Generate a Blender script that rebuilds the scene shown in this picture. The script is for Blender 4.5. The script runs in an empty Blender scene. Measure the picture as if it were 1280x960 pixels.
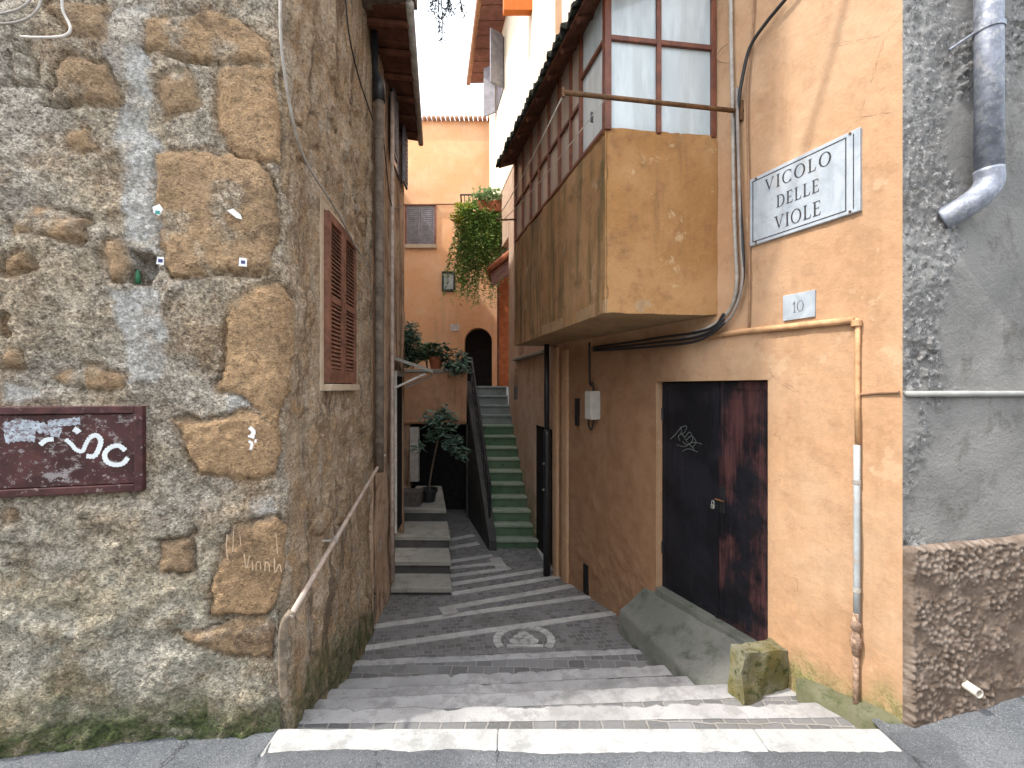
import bpy, math, random
import numpy as np
from mathutils import Vector, Matrix
random.seed(7); rng = np.random.default_rng(11)
scene = bpy.context.scene
COL = scene.collection
F, CX, CY, H = 560.0, 640.0, 484.0, 1.75      # focal length in photo pixels, principal point, eye height
V = Vector
def at(x, y, Y):                                # photo pixel at a given depth -> point in the place
    return V(((x - CX) * Y / F, Y, H - (y - CY) * Y / F))

# ------------------------------------------------------------------ noise
_perm = rng.permutation(4096)
_val = rng.random(4096)
def _h(i, j, k): return _val[_perm[(_perm[(_perm[i & 4095] + j) & 4095] + k) & 4095]]
def vnoise(p):
    f = np.floor(p).astype(np.int64); t = p - f; t = t * t * (3 - 2 * t)
    i, j, k = f[..., 0], f[..., 1], f[..., 2]; a, b, c = t[..., 0], t[..., 1], t[..., 2]
    r = 0
    for di in (0, 1):
        for dj in (0, 1):
            for dk in (0, 1):
                w = (a if di else 1 - a) * (b if dj else 1 - b) * (c if dk else 1 - c)
                r = r + w * _h(i + di, j + dj, k + dk)
    return r
def fbm(p, scale, octaves=4, gain=0.5, off=0.0):
    p = np.asarray(p) * scale + off; r = 0; a = 1; s = 0
    for _ in range(octaves):
        r = r + a * (vnoise(p) - 0.5); s += a; a *= gain; p = p * 2.03 + 17.3
    return r / s * 2
def worley(p, scale):                            # distance to the nearest jittered cell point
    p = np.asarray(p) * scale; f = np.floor(p).astype(np.int64); best = np.full(p.shape[:-1], 9.0)
    for dx in (-1, 0, 1):
        for dy in (-1, 0, 1):
            for dz in (-1, 0, 1):
                c = f + np.array([dx, dy, dz]); i, j, k = c[..., 0], c[..., 1], c[..., 2]
                q = c + np.stack([_h(i, j, k), _h(i + 71, j + 13, k), _h(i, j + 91, k + 37)], -1); best = np.minimum(best, ((q - p) ** 2).sum(-1))
    return np.sqrt(best)
def sstep(a, b, x):
    t = np.clip((x - a) / (b - a), 0, 1); return t * t * (3 - 2 * t)
def poly_sd(px, py, poly):                      # signed distance, negative inside
    d = np.full(px.shape, 1e9); inside = np.zeros(px.shape, bool)
    n = len(poly)
    for i in range(n):
        ax, ay = poly[i]; bx, by = poly[(i + 1) % n]
        ex, ey = bx - ax, by - ay; wx, wy = px - ax, py - ay
        t = np.clip((wx * ex + wy * ey) / (ex * ex + ey * ey + 1e-12), 0, 1)
        d = np.minimum(d, (wx - ex * t) ** 2 + (wy - ey * t) ** 2)
        c = ((ay > py) != (by > py)) & (px < (bx - ax) * (py - ay) / (by - ay + 1e-12) + ax)
        inside ^= c
    d = np.sqrt(d); return np.where(inside, -d, d)

# ------------------------------------------------------------------ objects
W = {}
def thing(name, label, cat, loc, group=None):
    o = bpy.data.objects.new(name, None); COL.objects.link(o)
    o.location = loc; o.empty_display_size = 0.1; W[o.name] = V(loc)
    o['label'] = label; o['category'] = cat
    if group: o['group'] = group
    return o
def tag(o, label, cat, group=None):
    o['label'] = label; o['category'] = cat
    if group: o['group'] = group
    return o
def struct(o): o['kind'] = 'structure'; return o
class MB:
    def __init__(s): s.v = []; s.f = []; s.m = []; s.attr = {}
    def add(s, vs, fs, m=0):
        b = len(s.v); s.v += [tuple(q) for q in vs]
        s.f += [[b + i for i in f] for f in fs]; s.m += [m] * len(fs); return s
    def hexa(s, p, m=0):    # 8 points: bottom 4 (ccw seen from above), top 4
        return s.add(p, [(3, 2, 1, 0), (4, 5, 6, 7), (0, 1, 5, 4), (1, 2, 6, 5), (2, 3, 7, 6), (3, 0, 4, 7)], m)
    def box(s, c, size, ax=None, ay=None, m=0):
        c = V(c); ax = V(ax or (1, 0, 0)).normalized(); ay = V(ay or (-ax.y, ax.x, 0)).normalized(); az = ax.cross(ay)
        hx, hy, hz = ax * size[0] / 2, ay * size[1] / 2, az * size[2] / 2
        return s.hexa([c - hx - hy - hz, c + hx - hy - hz, c + hx + hy - hz, c - hx + hy - hz,
                       c - hx - hy + hz, c + hx - hy + hz, c + hx + hy + hz, c - hx + hy + hz], m)
    def prism(s, poly, vec, m=0):
        n = len(poly); vec = V(vec); a = [V(q) for q in poly]; b = [q + vec for q in a]
        return s.add(a + b, [list(range(n))[::-1], list(range(n, 2 * n))] + [(i, (i + 1) % n, n + (i + 1) % n, n + i) for i in range(n)], m)
    def tube(s, pts, r, n=10, m=0, caps=True):
        pts = [V(q) for q in pts]; k = len(pts); rs = r if isinstance(r, (list, tuple)) else [r] * k
        vs = []; up = V((0.13, 0.21, 1)).normalized(); prev = None
        for i in range(k):
            t = (pts[min(i + 1, k - 1)] - pts[max(i - 1, 0)]).normalized()
            if prev is None:
                a = t.cross(up)
                if a.length < 0.1: a = t.cross(V((1, 0.2, 0)))
            else: a = prev - t * prev.dot(t)
            a.normalize(); prev = a; b = t.cross(a)
            vs += [pts[i] + (a * math.cos(2 * math.pi * j / n) + b * math.sin(2 * math.pi * j / n)) * rs[i] for j in range(n)]
        fs = [(i * n + j, i * n + (j + 1) % n, (i + 1) * n + (j + 1) % n, (i + 1) * n + j) for i in range(k - 1) for j in range(n)]
        if caps: fs += [list(range(n))[::-1], list(range((k - 1) * n, k * n))]
        return s.add(vs, fs, m)
    def build(s, name, mats, parent=None, smooth=False, bevel=0, wn=False):
        if not isinstance(mats, (list, tuple)): mats = [mats]
        a = np.array(s.v, dtype=np.float64); c = (a.min(0) + a.max(0)) / 2
        if parent is None: c[2] = a[:, 2].min()
        me = bpy.data.meshes.new(name); me.from_pydata((a - c).tolist(), [], s.f)
        for m in mats: me.materials.append(m)
        me.polygons.foreach_set('material_index', s.m)
        if smooth: me.polygons.foreach_set('use_smooth', [True] * len(s.f))
        for k, vals in s.attr.items():
            at_ = me.attributes.new(k, 'FLOAT', 'POINT'); at_.data.foreach_set('value', np.asarray(vals, dtype=np.float32))
        me.update()
        o = bpy.data.objects.new(name, me); COL.objects.link(o)
        cv = V(c); W[o.name] = cv
        if parent is not None: o.parent = parent; o.location = cv - W[parent.name]
        else: o.location = cv
        if bevel:
            b = o.modifiers.new('Bevel', 'BEVEL'); b.width = bevel; b.segments = 2; b.limit_method = 'ANGLE'; b.angle_limit = 0.6
        return o
def arc_pts(pts, n=8):                            # Catmull-Rom through points
    P = [V(q) for q in pts]; P = [P[0] * 2 - P[1]] + P + [P[-1] * 2 - P[-2]]; out = []
    for i in range(1, len(P) - 2):
        a, b, c, d = P[i - 1:i + 3]
        for k in range(n):
            t = k / n
            out.append(0.5 * ((2 * b) + (c - a) * t + (2 * a - 5 * b + 4 * c - d) * t * t + (3 * b - a - 3 * c + d) * t ** 3))
    out.append(P[-2]); return out

def rock(p, cuts=10, amp=.012, freq=9):           # roughened block from 8 corners (bottom 4, top 4)
    p = [np.array(q, float) for q in p]; mb = MB()
    for f in [(3, 2, 1, 0), (4, 5, 6, 7), (0, 1, 5, 4), (1, 2, 6, 5), (2, 3, 7, 6), (3, 0, 4, 7)]:
        A, B, C_, D = (p[i] for i in f); U, T = np.meshgrid(np.linspace(0, 1, cuts + 1), np.linspace(0, 1, cuts + 1), indexing='ij'); U, T = U[..., None], T[..., None]
        G_ = A * (1 - U) * (1 - T) + B * U * (1 - T) + C_ * U * T + D * (1 - U) * T
        G_ = G_ + amp * np.stack([fbm(G_, freq, 4, off=o) for o in (0, 11, 23)], -1)
        n = cuts + 1; idx = np.arange(n * n).reshape(n, n)
        mb.add(G_.reshape(-1, 3).tolist(), [(idx[i, j], idx[i + 1, j], idx[i + 1, j + 1], idx[i, j + 1]) for i in range(cuts) for j in range(cuts)])
    return mb
class Wall:
    def __init__(s, p, d, n):
        s.p = V((p[0], p[1], 0)); s.d = V((d[0], d[1], 0)).normalized(); s.n = V((n[0], n[1], 0)).normalized()
    def pt(s, a, z, off=0.0): q = s.p + s.d * a + s.n * off; return V((q.x, q.y, z))
    def hit(s, x, y, off=0.0):                    # photo pixel -> (distance along the wall, height)
        r = V(((x - CX) / F, 1.0, 0)); p = s.p + s.n * off
        den = r.x * s.d.y - r.y * s.d.x
        Y = (p.x * s.d.y - p.y * s.d.x) / den
        q = r * Y; return (q - p).dot(s.d), H - (y - CY) * Y / F
    def at(s, x, y, off=0.0): a, z = s.hit(x, y, off); return s.pt(a, z, off)
RW = Wall((2.031, 2.33), (-0.4286, 1), (-1, -0.4286))       # orange wall with the door
W2 = Wall((0.56, 5.9), (-0.218, 1), (-1, -0.218))           # its continuation beside the stairs
LS = Wall((-1.17, 2.30), (-0.08, 1), (1, 0.08))             # alley side of the stone house
LF = Wall((-1.17, 2.30), (-1, -0.25), (0.25, -1))           # street side of the stone house
BS = Wall((0.688, 3.295), (-0.25, 1), (-1, -0.25))          # side of the bay
BF = Wall((0.688, 3.295), (0.879, 0.115), (0.115, -0.879))  # front of the bay
GW = Wall((2.031, 2.33), (1, 0.12), (0.12, -1))             # grey house on the street
HS = Wall((-1.325, 4.32), (-0.075, 1), (1, 0.075))          # second house on the left

# ------------------------------------------------------------------ materials
class NT:
    def __init__(s, name, rough=0.9, spec=0.25):
        s.mat = bpy.data.materials.new(name); s.mat.use_nodes = True; s.t = s.mat.node_tree
        s.b = s.t.nodes['Principled BSDF']; s.b.inputs['Roughness'].default_value = rough
        s.b.inputs['Specular IOR Level'].default_value = spec
        s.pos = s.t.nodes.new('ShaderNodeNewGeometry').outputs['Position']
    def link(s, v, sock):
        if isinstance(v, bpy.types.NodeSocket): s.t.links.new(v, sock)
        elif isinstance(v, (tuple, list)): sock.default_value = (*v, 1) if len(v) == 3 and len(sock.default_value) == 4 else v
        else: sock.default_value = v
    def map(s, scale=(1, 1, 1), loc=(0, 0, 0), rot=(0, 0, 0), vec=None):
        n = s.t.nodes.new('ShaderNodeMapping'); s.link(vec or s.pos, n.inputs['Vector'])
        n.inputs['Scale'].default_value = scale; n.inputs['Location'].default_value = loc; n.inputs['Rotation'].default_value = rot
        return n.outputs[0]
    def noise(s, scale, detail=5, rough=0.55, vec=None, dist=0.0):
        n = s.t.nodes.new('ShaderNodeTexNoise'); s.link(vec or s.pos, n.inputs['Vector'])
        n.inputs['Scale'].default_value = scale; n.inputs['Detail'].default_value = detail
        n.inputs['Roughness'].default_value = rough; n.inputs['Distortion'].default_value = dist
        return n.outputs['Fac']
    def vor(s, scale, feature='F1', vec=None, out='Distance'):
        n = s.t.nodes.new('ShaderNodeTexVoronoi'); n.feature = feature; s.link(vec or s.pos, n.inputs['Vector'])
        n.inputs['Scale'].default_value = scale; return n.outputs[out]
    def rng(s, v, a, b, c=0.0, d=1.0):
        n = s.t.nodes.new('ShaderNodeMapRange'); n.interpolation_type = 'SMOOTHSTEP'
        s.link(v, n.inputs[0])
        for i, q in enumerate((a, b, c, d)): n.inputs[i + 1].default_value = q
        return n.outputs[0]
    def math(s, op, a, b=0.0, clamp=False):
        n = s.t.nodes.new('ShaderNodeMath'); n.operation = op; n.use_clamp = clamp
        s.link(a, n.inputs[0]); s.link(b, n.inputs[1]); return n.outputs[0]
    def mix(s, f, a, b, mode='MIX'):
        n = s.t.nodes.new('ShaderNodeMix'); n.data_type = 'RGBA'; n.blend_type = mode
        s.link(f, n.inputs[0]); s.link(a, n.inputs[6]); s.link(b, n.inputs[7]); return n.outputs[2]
    def attr(s, name):
        n = s.t.nodes.new('ShaderNodeAttribute'); n.attribute_name = name; return n.outputs['Fac']
    def z(s):
        n = s.t.nodes.new('ShaderNodeSeparateXYZ'); s.link(s.pos, n.inputs[0]); return n.outputs[2]
    def color(s, c): s.link(c, s.b.inputs['Base Color'])
    def bump(s, h, strength=0.5, dist=0.01):
        n = s.t.nodes.new('ShaderNodeBump'); s.link(h, n.inputs['Height']); n.inputs['Strength'].default_value = strength
        n.inputs['Distance'].default_value = dist; s.link(n.outputs[0], s.b.inputs['Normal']); return s
def plaster(name, base, light, dark, streak=None, streak_amt=0.5, streak_thr=(0.5, 0.75), moss=None, peel=None, bump=0.5, scale=1.0, streak_scale=5.0, dirt=0.35, cracks=False):
    t = NT(name)
    big = t.noise(1.3 * scale, 6, 0.6); med = t.noise(6 * scale, 6, 0.65); fine = t.noise(70, 4, 0.6)
    c = t.mix(t.rng(big, 0.38, 0.66), base, light)
    c = t.mix(t.math('MULTIPLY', t.rng(med, 0.48, 0.72), dirt * 1.4, True), c, dark)
    grain = t.noise(28 * scale, 5, 0.7)
    c = t.mix(t.rng(grain, 0.35, 0.75, 0.0, 0.38), c, [min(1, q * 1.35) for q in base])
    c = t.mix(t.rng(t.noise(38, 3, 0.7, t.map(loc=(3, 7, 1))), 0.58, 0.72, 0.0, 0.35), c, dark)
    if streak:
        sv = t.noise(streak_scale, 6, 0.62, t.map((1, 1, 0.13)))
        c = t.mix(t.math('MULTIPLY', t.rng(sv, *streak_thr), streak_amt, True), c, streak)
    if peel:
        pm = t.math('ADD', t.noise(2.6, 8, 0.7, t.map(loc=(9, 2, 4))), t.math('MULTIPLY', med, 0.25))
        c = t.mix(t.rng(pm, 0.72, 0.77, 0, 0.7), c, peel)
    h = t.math('ADD', t.math('MULTIPLY', med, 1.2), t.math('MULTIPLY', fine, 0.35))
    h = t.math('ADD', h, t.math('MULTIPLY', grain, 0.5))
    if cracks:
        cv = t.vor(1.6, 'DISTANCE_TO_EDGE', t.map(vec=None, loc=(2, 1, 0)))
        wob = t.math('ADD', cv, t.math('MULTIPLY', t.math('SUBTRACT', t.noise(5, 6, 0.7), 0.5), 0.12))
        line = t.math('MULTIPLY', t.rng(t.math('ABSOLUTE', wob), 0.0, 0.0035, 1, 0), t.rng(t.noise(1.1, 2), 0.52, 0.62), True)
        c = t.mix(t.math('MULTIPLY', line, 0.5), c, [q * 0.45 for q in dark]); h = t.math('SUBTRACT', h, t.math('MULTIPLY', line, 0.6))
    if moss == 'moss':
        m3 = t.math('MULTIPLY', t.attr('moss'), t.rng(t.noise(14, 6, 0.7), 0.3, 0.62, 0.25, 0.95)); c = t.mix(m3, c, t.mix(t.rng(fine, 0.35, 0.65), (0.09, 0.11, 0.035), (0.25, 0.25, 0.10)))
        c = t.mix(t.math('MULTIPLY', t.attr('dingy'), t.rng(med, 0.3, 0.65, 0.65, 0.9)), c, (0.22, 0.11, 0.057))  # brown darkening: shade under the bay put into the colour, plus grime
    elif moss:
        z0, z1, mc = moss
        m = t.math('ADD', t.z(), t.math('MULTIPLY', t.math('SUBTRACT', t.noise(5, 6, 0.7), 0.5), 1.1 * (z1 - z0) + 0.25))
        m2 = t.rng(m, z0, z1, 1.0, 0.0)
        c = t.mix(t.math('MULTIPLY', m2, t.rng(t.noise(14, 6, 0.7), 0.3, 0.62, 0.35, 0.95)), c, mc)
    t.color(c); t.bump(h, bump, 0.012)
    return t.mat
def simple(name, col, rough=0.6, spec=0.4, metal=0.0, var=0.25, scale=9, bump=0.15, dark=None, thr=(0.45, 0.7), amt=0.8):
    t = NT(name, rough, spec); t.b.inputs['Metallic'].default_value = metal
    c = t.mix(t.rng(t.noise(scale, 6, 0.65), 0.3, 0.72), [q * (1 - var) for q in col], [min(1, q * (1 + var)) for q in col])
    if dark: c = t.mix(t.math('MULTIPLY', t.rng(t.noise(scale * 1.7, 7, 0.7, t.map(loc=(5, 3, 8))), *thr), amt, True), c, dark)
    t.color(c); t.bump(t.noise(scale * 6, 4, 0.6), bump, 0.006); return t.mat
def leaf(name, a, b, c2=None):
    t = NT(name, 0.45, 0.4)
    n = t.noise(23, 3, 0.6); c = t.mix(t.rng(n, 0.35, 0.65), a, b)
    if c2: c = t.mix(t.rng(t.noise(9, 2, 0.5), 0.56, 0.66), c, c2)
    t.color(c)
    tr = t.t.nodes.new('ShaderNodeBsdfTranslucent'); t.link(c, tr.inputs[0])
    ms = t.t.nodes.new('ShaderNodeMixShader'); ms.inputs[0].default_value = 0.25
    t.t.links.new(t.b.outputs[0], ms.inputs[1]); t.t.links.new(tr.outputs[0], ms.inputs[2])
    t.t.links.new(ms.outputs[0], t.t.nodes['Material Output'].inputs[0]); return t.mat

M = {}
def stone_wall_mat():
    t = NT('weathered rubble and plaster')
    st, tone, pale, side, moss = t.attr('stone'), t.attr('tone'), t.attr('pale'), t.attr('side'), t.attr('moss')
    z = t.z()
    big = t.noise(2.2, 6, 0.6); med = t.noise(9, 7, 0.7); fin = t.noise(46, 5, 0.7); mic = t.noise(130, 3, 0.6); gr2 = t.noise(85, 4, 0.7, t.map(loc=(2, 5, 3)))
    rub = t.mix(t.rng(med, 0.38, 0.62), (0.285, 0.255, 0.21), (0.53, 0.485, 0.415))
    rub = t.mix(t.rng(big, 0.48, 0.68, 0, 0.6), rub, (0.40, 0.37, 0.31))
    rub = t.mix(t.rng(t.noise(3.1, 6, 0.65, t.map(loc=(8, 3, 1))), 0.5, 0.62, 0, 0.55), rub, (0.27, 0.19, 0.12))
    rub = t.mix(t.rng(fin, 0.50, 0.64, 0, 0.8), rub, (0.125, 0.10, 0.075))
    rub = t.mix(t.rng(t.noise(34, 6, 0.75, t.map(loc=(4, 9, 2))), 0.54, 0.64, 0, 0.85), rub, (0.56, 0.515, 0.44))
    rub = t.mix(t.rng(gr2, 0.56, 0.66, 0, 0.6), rub, (0.095, 0.075, 0.06))
    low = t.rng(t.math('ADD', z, t.math('MULTIPLY', t.math('SUBTRACT', big, 0.5), 1.2)), 0.75, 1.25, 0.75, 0.0)
    cem = t.mix(t.rng(med, 0.4, 0.62), (0.34, 0.33, 0.27), (0.50, 0.48, 0.41)); cem = t.mix(t.rng(t.noise(5, 6, 0.7, t.map(loc=(2, 2, 9))), 0.5, 0.64, 0, 0.6), cem, (0.29, 0.215, 0.13))
    cem = t.mix(t.rng(fin, 0.56, 0.68, 0, 0.6), cem, (0.13, 0.12, 0.09))
    rub = t.mix(low, rub, cem)
    g1 = t.vor(62, out='Color'); g2 = t.vor(125, out='Color')
    gm = t.math('ADD', t.math('MULTIPLY', t.rng(g1, 0.25, 0.75), 0.5), t.math('MULTIPLY', t.rng(g2, 0.25, 0.75), 0.6))
    gm = t.math('ADD', gm, 0.74)
    warm = t.rng(t.noise(1.7, 4, 0.6, t.map(loc=(5, 5, 5))), 0.40, 0.6, 0.15, 0.7); rub = t.mix(warm, rub, t.mix(1.0, rub, (1.08, 0.92, 0.72), 'MULTIPLY'))
    rub = t.mix(1.0, rub, gm, 'MULTIPLY')
    tu = t.mix(tone, (0.34, 0.245, 0.16), (0.52, 0.335, 0.185))
    tu = t.mix(t.rng(t.noise(14, 7, 0.72), 0.42, 0.66, 0, 0.7), tu, (0.48, 0.325, 0.185))
    tu = t.mix(t.rng(t.noise(6, 7, 0.7, t.map(loc=(6, 1, 3))), 0.5, 0.66, 0, 0.75), tu, (0.185, 0.125, 0.08))
    tu = t.mix(t.rng(fin, 0.54, 0.66, 0, 0.65), tu, (0.13, 0.085, 0.05)); tu = t.mix(t.rng(gr2, 0.55, 0.66, 0, 0.5), tu, (0.50, 0.37, 0.23))
    tu = t.mix(0.45, tu, gm, 'MULTIPLY')
    c = t.mix(st, rub, tu)
    pl = t.mix(t.rng(fin, 0.38, 0.62), (0.70, 0.68, 0.64), (0.42, 0.395, 0.355)); pl = t.mix(t.rng(gr2, 0.55, 0.65, 0, 0.6), pl, (0.22, 0.205, 0.18))
    pl = t.mix(0.55, pl, gm, 'MULTIPLY')
    c = t.mix(pale, c, pl)
    sv = t.noise(7, 7, 0.7, t.map((1, 1, 0.14)))
    sd = t.mix(t.rng(t.noise(3.2, 6, 0.65), 0.38, 0.64), (0.45, 0.32, 0.20), (0.60, 0.475, 0.34))
    sd = t.mix(t.rng(med, 0.48, 0.64, 0, 0.65), sd, (0.50, 0.305, 0.155))
    sd = t.mix(t.rng(sv, 0.5, 0.64, 0, 0.8), sd, (0.135, 0.092, 0.06))
    sd = t.mix(t.rng(t.noise(9, 7, 0.7, t.map((1, 1, 0.2), (2, 8, 5))), 0.54, 0.64, 0, 0.85), sd, (0.52, 0.44, 0.345))
    sd = t.mix(t.rng(fin, 0.54, 0.66, 0, 0.65), sd, (0.11, 0.075, 0.05)); sd = t.mix(t.rng(gr2, 0.56, 0.66, 0, 0.5), sd, (0.55, 0.46, 0.36))
    sd = t.mix(0.5, sd, gm, 'MULTIPLY')
    c = t.mix(side, c, t.mix(t.math('MULTIPLY', st, 0.55), sd, tu))
    mo = t.mix(t.rng(fin, 0.35, 0.65), (0.03, 0.045, 0.015), (0.135, 0.175, 0.06))
    c = t.mix(t.math('MULTIPLY', moss, t.rng(t.noise(11, 6, 0.7), 0.28, 0.58, 0.3, 0.97), True), c, mo)
    t.color(c)
    pit = t.rng(t.vor(38), 0.05, 0.28, -0.5, 0.0)
    h = t.math('ADD', t.math('MULTIPLY', fin, 1.2), t.math('MULTIPLY', mic, 0.6))
    h = t.math('ADD', h, t.math('ADD', t.math('MULTIPLY', med, 1.1), t.math('MULTIPLY', pit, 0.7)))
    h = t.math('ADD', h, t.math('MULTIPLY', gm, 0.45))
    t.bump(h, 1.0, 0.028); return t.mat
M['rubble'] = stone_wall_mat()
OR = (0.445, 0.268, 0.152)
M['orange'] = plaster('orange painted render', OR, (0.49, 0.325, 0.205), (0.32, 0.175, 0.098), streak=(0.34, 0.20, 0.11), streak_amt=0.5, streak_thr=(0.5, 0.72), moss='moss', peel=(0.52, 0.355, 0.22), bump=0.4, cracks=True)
M['bay'] = plaster('bay ochre render', (0.325, 0.165, 0.06), (0.42, 0.24, 0.108), (0.21, 0.11, 0.05), streak=(0.17, 0.095, 0.05), streak_amt=0.75, streak_thr=(0.5, 0.72), peel=(0.52, 0.36, 0.20), bump=0.85, dirt=0.6)
M['bay_side'] = plaster('bay side stained render', (0.31, 0.165, 0.07), (0.38, 0.225, 0.11), (0.15, 0.095, 0.05), streak=(0.055, 0.058, 0.024), streak_amt=.85, streak_thr=(0.42, 0.72), peel=(0.40, 0.27, 0.16), streak_scale=6.5, bump=0.6, dirt=0.6)
M['under'] = plaster('bay underside', (0.30, 0.19, 0.10), (0.40, 0.27, 0.15), (0.10, 0.06, 0.04), bump=0.4)
M['pink'] = plaster('pinkish beige render', (0.46, 0.31, 0.22), (0.53, 0.40, 0.30), (0.26, 0.16, 0.105), streak=(0.22, 0.14, 0.09), streak_amt=0.55, moss=(-0.7, 0.5, (0.09, 0.11, 0.04)), bump=0.5)
M['pinkhouse'] = plaster('old rose render', (0.42, 0.275, 0.18), (0.52, 0.385, 0.275), (0.20, 0.125, 0.075), streak=(0.15, 0.095, 0.06), streak_amt=0.8, streak_thr=(0.46, 0.60), peel=(0.52, 0.46, 0.38), bump=1.0, dirt=0.9)
M['cream'] = plaster('cream render', (0.78, 0.70, 0.54), (0.84, 0.78, 0.66), (0.62, 0.52, 0.36), bump=0.2, dirt=0.2)
M['far'] = plaster('far orange render', (0.74, 0.40, 0.205), (0.78, 0.49, 0.29), (0.54, 0.27, 0.135), streak=(0.40, 0.27, 0.155), streak_amt=0.5, streak_thr=(0.5, 0.72), bump=0.3, streak_scale=1.6, dirt=0.25)
M['parapet'] = plaster('terrace orange render', (0.42, 0.225, 0.125), (0.50, 0.30, 0.18), (0.20, 0.11, 0.06), streak=(0.12, 0.075, 0.04), streak_amt=0.75, bump=0.5)
M['redwall'] = simple('red painted render', (0.36, 0.10, 0.035), 0.8, 0.2)
def grey_mat():
    t = NT('grey patched stucco')
    r = t.attr('lump'); big = t.noise(2.4, 6, 0.6); med = t.noise(11, 7, 0.7); fin = t.noise(60, 5, 0.7); gr = t.noise(34, 6, 0.75, t.map(loc=(1, 2, 3)))
    c = t.mix(t.rng(big, 0.38, 0.62), (0.215, 0.21, 0.20), (0.285, 0.275, 0.26))
    c2 = t.mix(t.rng(big, 0.4, 0.6), (0.20, 0.195, 0.188), (0.275, 0.27, 0.26)); c2 = t.mix(t.rng(gr, 0.53, 0.6, 0, 0.85), c2, (0.10, 0.093, 0.088)); c2 = t.mix(t.rng(t.noise(42, 6, 0.75, t.map(loc=(7, 2, 6))), 0.55, 0.61, 0, 0.85), c2, (0.52, 0.505, 0.48))
    c = t.mix(t.rng(r, 0.25, 0.6), c, c2)
    c = t.mix(t.rng(fin, 0.62, 0.72, 0, 0.5), c, (0.40, 0.385, 0.36)); c = t.mix(t.rng(t.noise(5, 6, 0.7, t.map((1, 1, 0.6), (3, 3, 8))), 0.54, 0.66, 0, 0.6), c, (0.135, 0.125, 0.11))
    t.color(c); t.bump(t.math('ADD', t.math('MULTIPLY', med, 0.7), t.math('ADD', t.math('MULTIPLY', fin, 0.6), gr)), 0.8, 0.02); return t.mat
M['grey'] = grey_mat()
def pebble_mat():
    t = NT('brown pebble dash')
    med = t.noise(9, 6, 0.65); fin = t.noise(70, 4, 0.65); l = t.attr('lump')
    c = t.mix(t.rng(med, 0.38, 0.64), (0.125, 0.09, 0.067), (0.215, 0.162, 0.125))
    c = t.mix(t.rng(l, 0.45, 0.95, 0, 0.5), c, (0.36, 0.30, 0.25)); c = t.mix(t.rng(fin, 0.55, 0.7, 0, 0.5), c, (0.10, 0.075, 0.055))
    t.color(c); t.bump(fin, 0.6, 0.008); return t.mat
M['pebble'] = pebble_mat()
def asphalt():
    t = NT('worn asphalt', 0.85, 0.3)
    fin = t.noise(150, 4, 0.75); med = t.noise(24, 6, 0.7); big = t.noise(1.6, 5, 0.6)
    c = t.mix(t.rng(big, 0.4, 0.62), (0.125, 0.134, 0.145), (0.175, 0.184, 0.195))
    c = t.mix(t.rng(fin, 0.5, 0.64, 0, 0.8), c, (0.36, 0.37, 0.38)); c = t.mix(t.rng(med, 0.52, 0.7, 0, 0.55), c, (0.085, 0.09, 0.098)); c = t.mix(t.rng(t.noise(90, 4, .7, t.map(loc=(3, 1, 2))), 0.54, 0.66, 0, 0.7), c, (0.055, 0.058, 0.064))
    cv = t.math('ADD', t.vor(0.9, 'DISTANCE_TO_EDGE'), t.math('MULTIPLY', t.math('SUBTRACT', t.noise(6, 6, 0.7), 0.5), 0.16)); cl = t.rng(t.math('ABSOLUTE', cv), 0.0, 0.008, 0.75, 0.0); c = t.mix(cl, c, (0.03, 0.03, 0.03))
    pt_ = t.rng(t.noise(0.9, 3, 0.5, t.map(loc=(6, 1, 0))), 0.53, 0.55, 0, 0.3); c = t.mix(pt_, c, (0.07, 0.073, 0.078))
    t.color(c); t.bump(t.math('ADD', fin, t.math('MULTIPLY', med, 0.8)), 0.9, 0.012); return t.mat
M['asphalt'] = asphalt()
def cobble(name, rot=0.0, w=0.105, h=0.095, gr=(0.30, 0.285, 0.26)):
    t = NT(name, 0.75, 0.35)
    vec = t.map(rot=(0, 0, rot)); nz = t.t.nodes.new('ShaderNodeTexNoise'); nz.inputs['Scale'].default_value = 7; nz.inputs['Detail'].default_value = 3
    t.link(t.pos, nz.inputs['Vector'])
    vm = t.t.nodes.new('ShaderNodeVectorMath'); vm.operation = 'MULTIPLY_ADD'; t.link(nz.outputs['Color'], vm.inputs[0])
    vm.inputs[1].default_value = (0.045, 0.045, 0); t.link(vec, vm.inputs[2])
    b = t.t.nodes.new('ShaderNodeTexBrick'); t.link(vm.outputs[0], b.inputs['Vector']); b.inputs['Scale'].default_value = 1
    b.inputs['Brick Width'].default_value = w; b.inputs['Row Height'].default_value = h; b.inputs['Mortar Size'].default_value = 0.007
    b.inputs['Mortar Smooth'].default_value = 0.4; b.inputs['Color1'].default_value = (0.10, 0.10, 0.102, 1); b.inputs['Color2'].default_value = (0.225, 0.223, 0.222, 1)
    b.inputs['Mortar'].default_value = (*gr, 1)
    fin = t.noise(60, 5, 0.7); c = t.mix(t.rng(fin, 0.4, 0.7, 0, 0.5), b.outputs['Color'], (0.21, 0.205, 0.195))
    c = t.mix(t.rng(t.noise(3, 6, 0.65), 0.5, 0.68, 0, 0.4), c, (0.12, 0.115, 0.085))
    t.color(c); t.bump(t.math('ADD', t.math('MULTIPLY', b.outputs['Fac'], -1.2), t.math('MULTIPLY', fin, 0.5)), 0.8, 0.012); return t.mat
M['cobble'] = cobble('step cobbles', 0.03, 0.125, 0.11)
M['cobble_ramp'] = cobble('ramp cobbles', -0.16, 0.075, 0.07, (0.24, 0.23, 0.215))
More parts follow.
